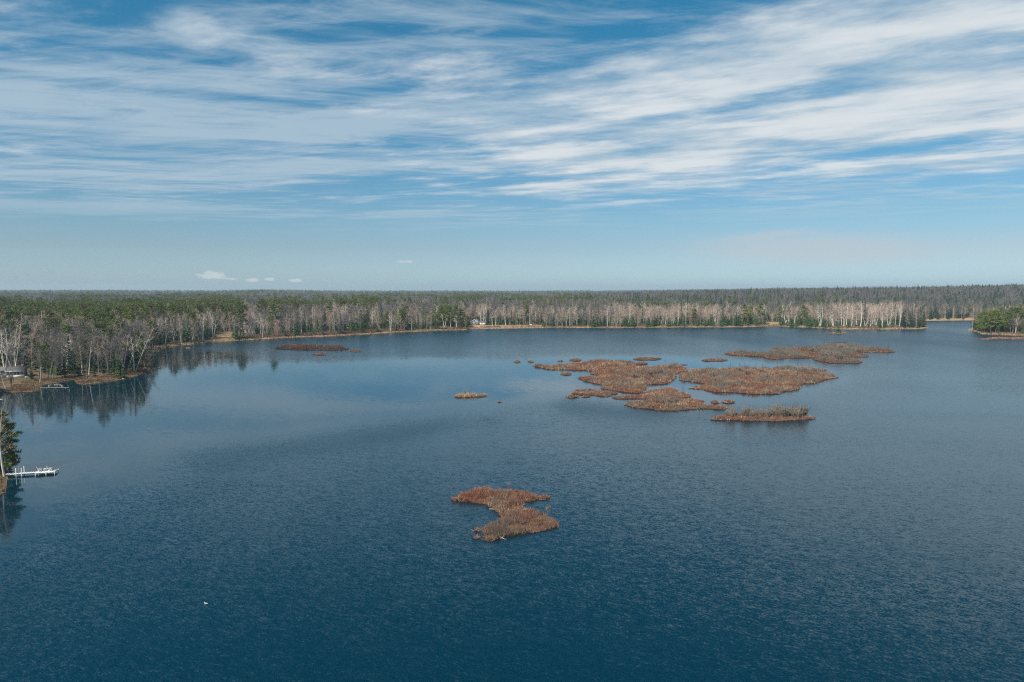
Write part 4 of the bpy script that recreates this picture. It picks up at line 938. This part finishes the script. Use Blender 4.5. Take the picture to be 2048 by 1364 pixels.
def forest(name, label, P, z, sp, extra=1.0):
    keys = sorted(SRC); kk = [k for k in keys if k[0] in HT]
    byk = {}
    for j, k in enumerate(kk): byk.setdefault(k[0], []).append(j)
    idx = np.array([byk[n][rng.integers(0, len(byk[n]))] for n, _ in sp])
    scl = np.array([h/LIB[kk[j][0]][kk[j][1]][2] for (n, h), j in zip(sp, idx)])
    me = mesh_np(name, np.c_[P, z], np.zeros((0, 3), int)) if False else bpy.data.meshes.new(name)
    co = np.c_[P, z].astype(np.float32); me.vertices.add(len(co)); me.vertices.foreach_set('co', co.ravel())
    a = me.attributes.new('kind_index', 'INT', 'POINT'); a.data.foreach_set('value', idx.astype(np.int32))
    a = me.attributes.new('size', 'FLOAT', 'POINT'); a.data.foreach_set('value', scl.astype(np.float32))
    a = me.attributes.new('wide', 'FLOAT', 'POINT'); a.data.foreach_set('value', (scl*(extra if np.isscalar(extra) else extra)).astype(np.float32))
    a = me.attributes.new('turn', 'FLOAT', 'POINT'); a.data.foreach_set('value', rng.uniform(0, 6.28, len(co)).astype(np.float32))
    o = tag(link(name, me), label, 'forest', kind='stuff')
    g = bpy.data.node_groups.new(name, 'GeometryNodeTree')
    g.interface.new_socket('Geometry', in_out='INPUT', socket_type='NodeSocketGeometry'); g.interface.new_socket('Geometry', in_out='OUTPUT', socket_type='NodeSocketGeometry')
    N, Lk = g.nodes, g.links
    gi, go = N.new('NodeGroupInput'), N.new('NodeGroupOutput'); join = N.new('GeometryNodeJoinGeometry')
    def named(n, t):
        x = N.new('GeometryNodeInputNamedAttribute'); x.data_type = t; x.inputs[0].default_value = n; return [s for s in x.outputs if s.enabled][0]
    ki, sz, wd_, tn = named('kind_index', 'INT'), named('size', 'FLOAT'), named('wide', 'FLOAT'), named('turn', 'FLOAT')
    sv_ = N.new('ShaderNodeCombineXYZ'); Lk.new(wd_, sv_.inputs[0]); Lk.new(wd_, sv_.inputs[1]); Lk.new(sz, sv_.inputs[2])
    rv = N.new('ShaderNodeCombineXYZ'); Lk.new(tn, rv.inputs[2])
    for j, k in enumerate(kk):
        jn = N.new('GeometryNodeJoinGeometry')
        for ob in SRC[k]:
            oi = N.new('GeometryNodeObjectInfo'); oi.transform_space = 'ORIGINAL'; oi.inputs[0].default_value = ob
            Lk.new(oi.outputs['Geometry'], jn.inputs[0])
        gti = N.new('GeometryNodeGeometryToInstance'); Lk.new(jn.outputs[0], gti.inputs[0])
        cmp_ = N.new('FunctionNodeCompare'); cmp_.data_type = 'INT'; cmp_.operation = 'EQUAL'
        ii = [s for s in cmp_.inputs if s.enabled]; Lk.new(ki, ii[0]); ii[1].default_value = j
        iop = N.new('GeometryNodeInstanceOnPoints')
        Lk.new(gi.outputs[0], iop.inputs['Points']); Lk.new(cmp_.outputs[0], iop.inputs['Selection']); Lk.new(gti.outputs[0], iop.inputs['Instance'])
        Lk.new(sv_.outputs[0], iop.inputs['Scale']); Lk.new(rv.outputs[0], iop.inputs['Rotation'])
        Lk.new(iop.outputs[0], join.inputs[0])
    Lk.new(join.outputs[0], go.inputs[0])
    md = o.modifiers.new('woods', 'NODES'); md.node_group = g
    return o
rest = np.array(rest)
forest('woods', 'mixed bare and evergreen woods crowding behind the shoreline trees', P1[rest], z1[rest], [sp1[i] for i in rest])
P2 = grid_points(1015, 6500, lambda d: 0.0066*d if d < 1700 else 0.0085*d)
ok, px2, d2, sd2 = clear_of(P2); P2, px2, d2, sd2 = P2[ok], px2[ok], d2[ok], sd2[ok]
forest('far_forest', 'distant grey and dark green forest reaching to the horizon', P2, terrain(P2, sd2), species(P2, px2, d2, sd2), extra=np.clip(d2/1100, 1, 1.9))

# ------------------------------------------------------------------ brush and grass along the banks
def bank_points(n, s0, s1, c0, c1, dmin, dmax):
    A = np.array(LAKE); B = np.roll(A, -1, 0); L = np.linalg.norm(B-A, axis=1)
    mid = (A+B)/2; px = ppx(mid[:, 0], mid[:, 1]); d = np.hypot(mid[:, 0], mid[:, 1])
    w = L*((px > c0) & (px < c1) & (d > dmin) & (d < dmax) & (mid[:, 1] > 0)); w = w/w.sum()
    i = rng.choice(len(A), n*2, p=w); t = rng.uniform(size=(n*2, 1)); p = A[i]+(B-A)[i]*t
    nr = np.stack([(B-A)[i][:, 1], -(B-A)[i][:, 0]], 1); nr /= np.linalg.norm(nr, axis=1, keepdims=True)+1e-9
    off = rng.uniform(s0, s1, (n*2, 1))
    a, b = p+nr*off, p-nr*off
    sa, sb = lake_sd(a), lake_sd(b); q = np.where((sa > sb)[:, None], a, b); s = np.maximum(sa, sb)
    m = s > s0*0.5; q, s = q[m][:n], s[m][:n]
    return np.c_[q, np.maximum(terrain(q, s), 0.02)]
STRAWPAL = np.array([(0.42, 0.30, 0.18), (0.36, 0.23, 0.13), (0.50, 0.38, 0.24), (0.27, 0.155, 0.09), (0.22, 0.13, 0.08)])
REDPAL = np.array([(0.26, 0.15, 0.115), (0.22, 0.13, 0.11), (0.30, 0.19, 0.14), (0.19, 0.12, 0.10)])
DARKPAL = np.array([(0.13, 0.085, 0.055), (0.17, 0.11, 0.07), (0.10, 0.075, 0.055), (0.24, 0.16, 0.09)])
for nm, lb, a in (('bank_grass', 'dry straw and russet grass along the far shorelines', (bank_points(5200, 0.3, 4.0, 300, 2150, 420, 900), 0.9, 0.22, STRAWPAL, 0.3)),
        ('bank_shrubs', 'reddish leafless shrubs along the shore right of the cove', (bank_points(2600, 3.0, 11.0, 470, 800, 420, 900), 2.6, 0.16, REDPAL, 0.02)),
        ('shore_undergrowth', 'brown undergrowth between the shoreline trunks', (bank_points(5200, 3.0, 16.0, 330, 2150, 420, 900), 1.4, 0.16, np.concatenate([REDPAL, DARKPAL]), 0.06)),
        ('headland_grass', 'brown dry grass along the left headland bank', (bank_points(5000, 0.2, 9.0, -80, 335, 130, 430), 0.55, 0.10, np.concatenate([DARKPAL, STRAWPAL[3:]]), 0.08))):
    tag(link(nm, brush_blades(nm, *a)), lb, 'undergrowth', kind='stuff')

# ------------------------------------------------------------------ buildings
def part(name, mb, m, parent, smooth=False): return link(name, mb.mesh(name, [M[m]], smooth), parent)
def boxpart(name, m, parent, *b):
    mb = MB(); mb.box(*b); return part(name, mb, m, parent)
def gable(name, m, parent, x0, x1, y0, y1, z, rise, over=0.35, th=0.14, axis='x'):
    """a pitched roof of real thickness; ridge along axis"""
    mb = MB()
    if axis == 'x':
        ym = (y0+y1)/2
        prof = [(y0-over, z-over*rise/((y1-y0)/2)), (ym, z+rise), (y1+over, z-over*rise/((y1-y0)/2))]
        up = [(y, zz+th) for y, zz in prof]; pr = prof+up[::-1]
        v = [(x, y, zz) for x in (x0-over, x1+over) for y, zz in pr]
    else:
        xm = (x0+x1)/2
        prof = [(x0-over, z-over*rise/((x1-x0)/2)), (xm, z+rise), (x1+over, z-over*rise/((x1-x0)/2))]
        up = [(x, zz+th) for x, zz in prof]; pr = prof+up[::-1]
        v = [(x, y, zz) for y in (y0-over, y1+over) for x, zz in pr]
    q = [(0, 1, 4, 5), (1, 2, 3, 4), (6, 11, 10, 7), (7, 10, 9, 8)]+[(i, 6+i, 6+(i+1) % 6, (i+1) % 6) for i in range(6)]
    mb.add(v, q); return part(name, mb, m, parent)
def gable_wall(name, m, parent, x0, x1, y0, y1, z, rise, axis='x'):
    mb = MB(); mb.box(x0, x1, y0, y1, -0.4, z)
    if axis == 'x':
        ym = (y0+y1)/2; v = [(x, y, zz) for x in (x0, x1) for y, zz in ((y0, z), (y1, z), (ym, z+rise))]
    else:
        xm = (x0+x1)/2; v = [(x, y, zz) for y in (y0, y1) for x, zz in ((x0, z), (x1, z), (xm, z+rise))]
    mb.add(v, (), [(0, 1, 2), (3, 5, 4)]); return part(name, mb, m, parent)
def window(parent, x, y, z, w, h, face=-1, bars=1):
    """window in a wall facing -y (or +x when face=1): frame with pane and glazing bars"""
    fr = MB(); t = 0.09
    if face == -1:
        fr.box(x-w/2-t, x+w/2+t, y-0.06, y, z-t, z); fr.box(x-w/2-t, x+w/2+t, y-0.06, y, z+h, z+h+t)
        fr.box(x-w/2-t, x-w/2, y-0.06, y, z, z+h); fr.box(x+w/2, x+w/2+t, y-0.06, y, z, z+h)
        for k in range(bars): fr.box(x-w/2, x+w/2, y-0.05, y, z+h*(k+1)/(bars+1)-0.03, z+h*(k+1)/(bars+1)+0.03)
    o = part('window', fr, 'white', parent)
    boxpart('pane', 'glass', o, x-w/2, x+w/2, y-0.025, y-0.003, z, z+h)
    return o
# cottage with the white sunroom on the left headland
c = on_ground(33, 753); cot = link('cottage', None, loc=(c[0], c[1], c[2]-0.05), rz=math.radians(24)); tag(cot, 'small grey cottage with a white windowed sunroom at the left edge', 'cottage')
gable_wall('wall', 'greywall', cot, -8.5, 2.6, 0.0, 6.2, 2.6, 1.2); rf = gable('roof', 'roof', cot, -8.5, 2.6, 0.0, 6.2, 2.62, 1.2)
boxpart('chimney', 'brick', rf, 1.3, 2.1, 2.6, 3.4, 3.4, 4.8)
sun_ = MB(); sun_.box(-3.0, 3.0, -2.4, -0.003, -0.4, 0.85); sun_.box(-3.0, 3.0, -2.4, -0.003, 2.15, 2.4)
for k in range(6):
    x = -3.0+k*1.17; sun_.box(x, x+0.16, -2.4, -2.25, 0.85, 2.15)
sun_.box(2.85, 3.0, -1.2, -1.05, 0.85, 2.15)
part('sunroom_wall', sun_, 'white', cot)
for k in range(5):
    x = -3.0+k*1.17+0.66; window(cot, x, -2.28, 0.9, 0.86, 1.2, bars=1)
sr = MB(); sr.add([(-3.3, -2.75, 2.42), (3.3, -2.75, 2.42), (3.3, 0.1, 2.95), (-3.3, 0.1, 2.95), (-3.3, -2.75, 2.54), (3.3, -2.75, 2.54), (3.3, 0.1, 3.07), (-3.3, 0.1, 3.07)], [(0, 3, 2, 1), (4, 5, 6, 7), (0, 1, 5, 4), (1, 2, 6, 5), (2, 3, 7, 6), (3, 0, 4, 7)])
part('sunroom_roof', sr, 'roof', cot); boxpart('fascia', 'white', cot, -3.32, 3.32, -2.80, -2.753, 2.36, 2.58)
boxpart('step', 'concrete', cot, -3.9, -3.05, -2.6, -1.6, -0.3, 0.15)
window(cot, -5.2, -0.004, 0.9, 1.3, 1.2); window(cot, -7.2, -0.004, 0.9, 1.1, 1.2)
# picnic table on the cottage lawn
p = on_ground(55, 756); pt = link('picnic_table', None, loc=p, rz=0.7); tag(pt, 'weathered white picnic table on the bank right of the cottage', 'table')
for k in range(4): boxpart('board', 'offwhite', pt, -0.9, 0.9, -0.38+k*0.19, -0.21+k*0.19, 0.72, 0.77)
for sy in (-1, 1): boxpart('bench', 'offwhite', pt, -0.9, 0.9, sy*0.75-0.14, sy*0.75+0.14, 0.42, 0.47)
for sx in (-0.6, 0.6):
    for sy in (-1, 1):
        mb = MB(); mb.tube([(sx, sy*0.62, 0.0), (sx, sy*0.2, 0.72)], [0.05, 0.05], 4); part('leg', mb, 'offwhite', pt)
    boxpart('brace', 'offwhite', pt, sx-0.03, sx+0.03, -0.85, 0.85, 0.36, 0.42)
def hull(name, label, p, rz, L, W, H, m, cat, flip=False):
    """a small pointed boat or kayak hull with a rim"""
    o = link(name, None, loc=p, rz=rz); tag(o, label, cat); mb = MB(); n = 9; k = 6; v = []
    for i in range(n):
        t = i/(n-1)*2-1; w = W/2*(1-abs(t)**2.4)+0.01; h = H*(1-0.25*(1-abs(t)))
        for j in range(k+1):
            a = math.pi*j/k; z = H-math.sin(a)*h*(1-0.3*abs(t))
            v.append((t*L/2, -math.cos(a)*w, (H-z+0.02) if flip else z))
    q = [(i*(k+1)+j, i*(k+1)+j+1, (i+1)*(k+1)+j+1, (i+1)*(k+1)+j) for i in range(n-1) for j in range(k)]
    mb.add(v, q); part('hull', mb, m, o, True)
    rim = MB()
    for sgn in (0, k): rim.tube([np.array(v[i*(k+1)+sgn]) for i in range(n)], [0.035]*n, 4)
    part('rim', rim, m, o); return o
p = on_ground(1, 780); hull('kayak', 'bright blue kayak lying on the bank at the left edge', p, 0.5, 3.2, 0.7, 0.35, 'blue', 'kayak')
p = on_ground(1064, 653.2); hull('rowing_boat', 'white upturned boat on the shore right of the clearing', p, 0.2, 4.4, 1.6, 0.7, 'white', 'boat', True)
p = on_ground(158, 743); tb_ = link('tarp_bundle', None, loc=p); tag(tb_, 'small dark blue tarp bundle under the trees of the left headland', 'tarp')
mb = MB(); n = 10
ring = [[(math.cos(a)*r*(0.8+0.2*math.sin(3*a)), math.sin(a)*r*0.8, z) for a in np.arange(n)*6.283/n] for r, z in ((0.9, 0), (0.85, 0.45), (0.55, 0.9), (0.1, 1.05))]
mb.add([q_ for r in ring for q_ in r], [(i*n+j, i*n+(j+1) % n, (i+1)*n+(j+1) % n, (i+1)*n+j) for i in range(3) for j in range(n)]); part('cover', mb, 'tarp', tb_)
mb = MB(); mb.tube([(math.cos(a)*0.92*(0.8+0.2*math.sin(3*a)), math.sin(a)*0.75, 0.4) for a in np.arange(n+1)*6.283/n], [0.03]*(n+1), 4); part('rope', mb, 'drift', tb_)
# cabin on the clearing
c = on_ground(949, 652); cab = link('cabin', None, loc=(c[0], c[1], c[2]), rz=math.radians(-20)); tag(cab, 'grey gabled cabin with white trim beside the grassy clearing', 'cabin')
gable_wall('wall', 'greywall', cab, -3.8, 3.8, 0, 9, 3.0, 2.2, 'y'); gable('roof', 'roof', cab, -3.8, 3.8, 0, 9, 3.02, 2.2, 0.5, axis='y')
for sx in (-1, 1):
    mb = MB(); mb.add([(0, -0.56, 5.05), (0, -0.56, 5.5), (sx*4.35, -0.56, 2.98), (sx*4.35, -0.56, 2.55), (0, -0.49, 5.05), (0, -0.49, 5.5), (sx*4.35, -0.49, 2.98), (sx*4.35, -0.49, 2.55)], [(0, 1, 2, 3), (7, 6, 5, 4), (0, 3, 7, 4), (1, 5, 6, 2)]); part('trim_board', mb, 'white', cab)
window(cab, -1.8, -0.004, 0.9, 1.5, 1.4); window(cab, 1.2, -0.004, 0.9, 2.2, 1.6); window(cab, 0, -0.004, 3.2, 1.4, 1.0)
an = boxpart('annex_wall', 'greywall', cab, 3.81, 11.5, 2.2, 8.0, -0.4, 2.5)
for x in (5.6, 9.2): boxpart('garage_door', 'white', cab, x-1.25, x+1.25, 2.12, 2.197, 0.0, 2.1)
gable('annex_roof', 'roof', cab, 3.9, 11.5, 2.2, 8.0, 2.52, 1.1, 0.4)
# small red tractor with a pale canopy beside the cabin
p = on_ground(970, 651.5); tr = link('tractor', None, loc=p, rz=-0.3); tag(tr, 'small faded red tractor with a pale canopy right of the cabin', 'tractor')
boxpart('hood', 'red', tr, 0.1, 1.8, -0.4, 0.4, 0.75, 1.45); boxpart('body', 'red', tr, -1.2, 0.1, -0.55, 0.55, 0.7, 1.2); boxpart('seat', 'tyre', tr, -0.9, -0.4, -0.25, 0.25, 1.2, 1.6)
boxpart('canopy', 'offwhite', tr, -1.3, 0.5, -0.8, 0.8, 2.25, 2.38)
for sx in (-1.2, 0.35):
    for sy in (-0.7, 0.7): boxpart('canopy_post', 'offwhite', tr, sx-0.04, sx+0.04, sy-0.04, sy+0.04, 0.9, 2.25)
for x, r in ((-0.7, 0.7), (1.4, 0.42)):
    for sy in (-0.75, 0.75):
        mb = MB(); mb.tube([(x, sy-0.14, r), (x, sy+0.14, r)], [r, r], 14); wq_ = part('wheel', mb, 'tyre', tr)
        mb = MB(); mb.tube([(x, sy-0.16, r), (x, sy+0.16, r)], [r*0.45, r*0.45], 10); part('hub', mb, 'red', wq_)
# long pale building half hidden by birches
c = on_ground(812, 646); lb_ = link('long_building', None, loc=c, rz=math.radians(8)); tag(lb_, 'long pale building half hidden by birches behind the middle left shore', 'building')
gable_wall('wall', 'offwhite', lb_, -11, 11, 0, 7, 2.6, 1.3); gable('roof', 'concrete', lb_, -11, 11, 0, 7, 2.62, 1.3, 0.5)
for x in (-8.5, -5, 3, 6.5, 9.3): window(lb_, x, -0.004, 0.9, 1.3, 1.1)
boxpart('door', 'greywall', lb_, -1.6, -0.6, -0.05, -0.004, 0.0, 2.1)

# ------------------------------------------------------------------ docks, chairs, rocks, driftwood
def dock(name, label, a, b, width, zt, posts, end=None, m='deck'):
    a, b = np.array(a), np.array(b); L = np.linalg.norm((b-a)[:2]); ang = math.atan2(b[1]-a[1], b[0]-a[0])
    o = link(name, None, loc=(a[0], a[1], 0), rz=ang); tag(o, label, 'dock')
    me = None; n = int(L/0.46); L0 = L if end is None else L-end[0]
    def boards(x0, x1, w):
        nonlocal me
        x = x0
        while x < x1-0.1:
            mb = MB(); dz = rnd(-0.008, 0.008); mb.box(x+0.012, min(x+0.448, x1), -w/2+rnd(0, 0.03), w/2-rnd(0, 0.03), zt-0.05+dz, zt+dz); part('plank', mb, m, o); x += 0.46
    boards(0, L0, width)
    if end: boards(L0, L, end[1])
    for sy in (-1, 1):
        boxpart('beam', m, o, 0.0, L0, sy*(width/2-0.16)-0.05, sy*(width/2-0.16)+0.05, zt-0.24, zt-0.062)
        if end: boxpart('beam', m, o, L0+0.01, L, sy*(end[1]/2-0.16)-0.05, sy*(end[1]/2-0.16)+0.05, zt-0.24, zt-0.062)
    for x, up in posts:
        w = width if (end is None or x < L0) else end[1]
        for sy in (-1, 1):
            mb = MB(); mb.tube([(x, sy*(w/2+0.06), -0.8), (x, sy*(w/2+0.06), zt+up)], [0.06, 0.06], 7); part('post', mb, 'white' if up > 0.5 else m, o)
    return o, a, ang, L
d_o, d_a, d_ang, d_L = dock('wooden_dock', 'narrow pale wooden dock with a wider end in the lower left', gp(12, 948, 0.5), gp(112, 941.5, 0.5), 1.25, 0.5, ((2.0, 1.25), (2.95, 1.25), (5.5, 0.1), (7.4, 0.15), (8.9, 0.15)), (3.4, 2.1))
def chair(label, along, across, rz, m='white'):
    c, s_ = math.cos(d_ang), math.sin(d_ang)
    o = link('deck_chair', None, loc=(d_a[0]+c*along-s_*across, d_a[1]+s_*along+c*across, 0.51), rz=d_ang+rz); tag(o, label, 'chair', 'chairs on the dock end')
    for k in range(4): boxpart('seat_slat', m, o, -0.25+k*0.13, -0.14+k*0.13, -0.28, 0.28, 0.33+0.03*k, 0.36+0.03*k)
    for k in range(5):
        mb = MB(); y = -0.24+k*0.12
        mb.add([(-0.26, y-0.05, 0.3), (-0.26, y+0.05, 0.3), (-0.52, y+0.05, 1.02-0.05*abs(k-2)), (-0.52, y-0.05, 1.02-0.05*abs(k-2)), (-0.29, y-0.05, 0.3), (-0.29, y+0.05, 0.3), (-0.55, y+0.05, 1.02-0.05*abs(k-2)), (-0.55, y-0.05, 1.02-0.05*abs(k-2))], [(0, 1, 2, 3), (7, 6, 5, 4), (0, 3, 7, 4), (1, 5, 6, 2), (2, 6, 7, 3), (0, 4, 5, 1)])
        part('back_slat', mb, m, o)
    for sy in (-1, 1):
        boxpart('arm', m, o, -0.42, 0.36, sy*0.36-0.06, sy*0.36+0.06, 0.55, 0.58)
        boxpart('leg', m, o, 0.26, 0.33, sy*0.34-0.03, sy*0.34+0.03, 0.0, 0.55)
        mb = MB(); mb.add([(-0.6, sy*0.31-0.02, 0.0), (-0.48, sy*0.31-0.02, 0.0), (0.3, sy*0.31-0.02, 0.42), (0.3, sy*0.31-0.02, 0.32), (-0.6, sy*0.31+0.02, 0.0), (-0.48, sy*0.31+0.02, 0.0), (0.3, sy*0.31+0.02, 0.42), (0.3, sy*0.31+0.02, 0.32)], [(0, 1, 3, 2), (4, 6, 7, 5), (0, 2, 6, 4), (1, 5, 7, 3)]); part('rail', mb, m, o)
    return o
chair('left white slatted chair on the end of the foreground dock', d_L-3.0, 0.45, 0.3)
chair('right white slatted chair on the end of the foreground dock', d_L-1.2, 0.45, 0.15)
c_, s_ = math.cos(d_ang), math.sin(d_ang)
tb2 = link('side_table', None, loc=(d_a[0]+c_*(d_L-2.1)-s_*0.6, d_a[1]+s_*(d_L-2.1)+c_*0.6, 0.51), rz=d_ang); tag(tb2, 'low white table between the two dock chairs', 'table')
for k in range(4): boxpart('board', 'white', tb2, -0.3, 0.3, -0.28+k*0.145, -0.15+k*0.145, 0.38, 0.41)
for sx in (-0.24, 0.24):
    for sy in (-0.22, 0.22): boxpart('leg', 'white', tb2, sx-0.03, sx+0.03, sy-0.03, sy+0.03, 0, 0.38)
dock('wooden_dock', 'low grey dock with rocks beside it below the cottage lawn', gp(78, 775, 0.35), gp(138, 774.5, 0.35), 1.0, 0.3, ((3.0, 0.05), (6.5, 0.05), (10.0, 0.05)), m='dead')
dock('wooden_dock', 'end of a pale dock cut by the left edge beside the cove', gp(-60, 806, 0.4), gp(5, 798, 0.4), 1.8, 0.4, ((4.0, 0.1), (8.0, 0.1)), m='offwhite')
def rock(label, p, r, group=None, m='rock'):
    n, k = 8, 5; v = []
    for i in range(k):
        t = i/(k-1); z = (t*1.2-0.25)*r*0.8; rr = r*math.sqrt(max(0.02, 1-(t*1.05-0.05)**2))
        for a in np.arange(n)*6.283/n: f = rnd(0.78, 1.18); v.append((math.cos(a)*rr*f, math.sin(a)*rr*f*0.8, z+rnd(-.06, .06)*r))
    mb = MB(); mb.add(v, [(i*n+j, i*n+(j+1) % n, (i+1)*n+(j+1) % n, (i+1)*n+j) for i in range(k-1) for j in range(n)], [((k-1)*n, (k-1)*n+j, (k-1)*n+j+1) for j in range(1, n-1)])
    o = link('shore_rock', mb.mesh('shore_rock', [M[m]]), loc=p, rz=rnd(0, 6)); return tag(o, label, 'rock', group)
for k in range(22):
    x = rnd(98, 126); y = 772-2.5*math.sin((x-98)/28*math.pi)+rnd(-1.2, 1.5); p = gp(x, y, 0.0)
    rock('grey stone in the rock pile behind the low grey dock', p, rnd(0.25, 0.55), 'stones of the rock pile by the low dock')
for x, y, r, lb in ((705, 668.2, 1.3, 'bright pale boulder on the sandy bank of the middle left shore'), (1078, 655.6, 0.9, 'pale rock right of the white boat'), (1085, 655.8, 0.7, 'smaller pale rock right of the white boat'), (1335, 654.6, 1.0, 'white rock at the foot of the slanting birches'), (1345, 654.8, 0.8, 'low pale rock right of the slanting birches'),
        (116, 763, 0.5, 'round pale stone at the mouth of the little inlet'), (246, 758, 0.5, 'pale stone at the water below the headland spruces'), (396, 686.5, 0.6, 'pale flat rock at the head of the sandy cove'), (1665, 656.2, 0.7, 'pale rock on the bank behind the tiny pine islet')):
    rock(lb, gp(x, y, 0.05), r, None, 'concrete')
def log(label, pts, r, m='drift', branches=0, cat='log'):
    pts = np.array(pts, float); o = link('fallen_log', None, loc=pts[0]); tag(o, label, cat); q = pts-pts[0]
    mb = MB(); mb.tube(q, np.linspace(r, r*0.4, len(q)), 6); part('trunk', mb, m, o, True)
    for k in range(branches):
        a = at_path(q, rnd(0.2, 0.95)); mb = MB(); e = a+np.array((rnd(-1, 1), rnd(-1, 1), rnd(0.1, 0.9)))*r*9; mb.tube([a, (a+e)/2+rng.normal(size=3)*r, e], [r*0.5, r*0.35, r*0.12], 4); part('branch', mb, m, o)
    return o
log('bleached driftwood at the front tip of the foreground islet', [gp(1000, 1076, 0.12), gp(1005, 1076, 0.2), gp(1013, 1080, 0.06)], 0.05, branches=4)
log('curved pale stick on the left side of the foreground islet', [gp(979, 1018, 0.1), gp(986, 1018, 0.2), gp(992, 1020, 0.08)], 0.05)
log('fallen white birch trunk lying along the far shore', [gp(1372, 651.5, 2.5), gp(1376, 654, 0.8), gp(1390, 655.2, 0.15)], 0.22)
log('dark floating log right of the islet off the cove', [gp(662, 713.6, 0.02), gp(668, 713.2, 0.15), gp(674, 714, 0.02)], 0.16, 'conbark', 2)
log('dark floating branch between the cove island and its small islet', [gp(669, 704.3, 0.05), gp(677, 703.6, 0.15), gp(686, 703.4, 0.05)], 0.13, 'conbark', 2)
log('dark log in the water off the headland tip', [gp(297, 736.5, 0.1), gp(310, 737, 0.12), gp(322, 736.5, 0.05)], 0.14, 'conbark', 2)
log('pale log on the water at the head of the cove', [gp(372, 696, 0.05), gp(377, 695.6, 0.15), gp(383, 695.8, 0.05)], 0.16, 'drift', 1)
log('slim bare trunk fallen across the brush on the headland bank', [gp(170, 765, 0.5), gp(178, 757, 1.5), gp(184, 751, 2.6)], 0.10, 'dead', 4)
for k in range(9):
    x = (1365, 1371, 1378, 1386, 1392, 1398, 1404, 1364, 1398)[k]; y = (812, 815, 816, 816, 815, 814, 812, 810, 817)[k]
    log('bleached stick in the straw front edge of the long low island', [gp(x, y, 0.2), gp(x+rnd(-2, 3), y-rnd(0, 2), rnd(0.6, 1.3))], 0.06)['group'] = 'bleached sticks on the long low island'
# a gull resting on the water in the foreground
p = gp(412, 1208, 0.0); gl = link('gull', None, loc=p, rz=2.9); tag(gl, 'small pale bird floating on the open water in the lower left', 'bird')
sk = [(-0.26, 0.07, 0.015), (-0.16, 0.06, 0.05), (-0.02, 0.06, 0.085), (0.12, 0.07, 0.075), (0.18, 0.11, 0.045), (0.20, 0.17, 0.036), (0.22, 0.215, 0.045), (0.26, 0.215, 0.03), (0.30, 0.205, 0.010)]
mb = MB(); mb.tube([(x, 0, z) for x, z, r in sk], [r for x, z, r in sk], 8); part('body', mb, 'offwhite', gl, True)
for sy in (-1, 1):
    mb = MB(); mb.add([(0.1, sy*0.07, 0.11), (-0.05, sy*0.088, 0.12), (-0.3, sy*0.03, 0.10), (-0.05, sy*0.085, 0.04), (0.1, sy*0.075, 0.05)], (), [(0, 1, 4), (1, 3, 4), (1, 2, 3)]); part('wing', mb, 'dead', gl)

# ------------------------------------------------------------------ thin haze over the whole valley
HZ = bpy.data.materials.new('haze_air'); HZ.use_nodes = True
t = NT(HZ.node_tree); t.n.remove(t.n['Principled BSDF']); pv = t.new('ShaderNodeVolumePrincipled')
pv.inputs['Color'].default_value = (0.72, 0.88, 1.0, 1); pv.inputs['Density'].default_value = 0.0001; pv.inputs['Anisotropy'].default_value = 0.1
t.l.new(pv.outputs[0], t.n['Material Output'].inputs['Volume'])
mb = MB(); mb.box(-21000, 21000, -1200, 9800, -4, 82); tag(link('haze', mb.mesh('haze', [HZ])), 'faint blue haze over lake and forest', 'haze', kind='stuff')
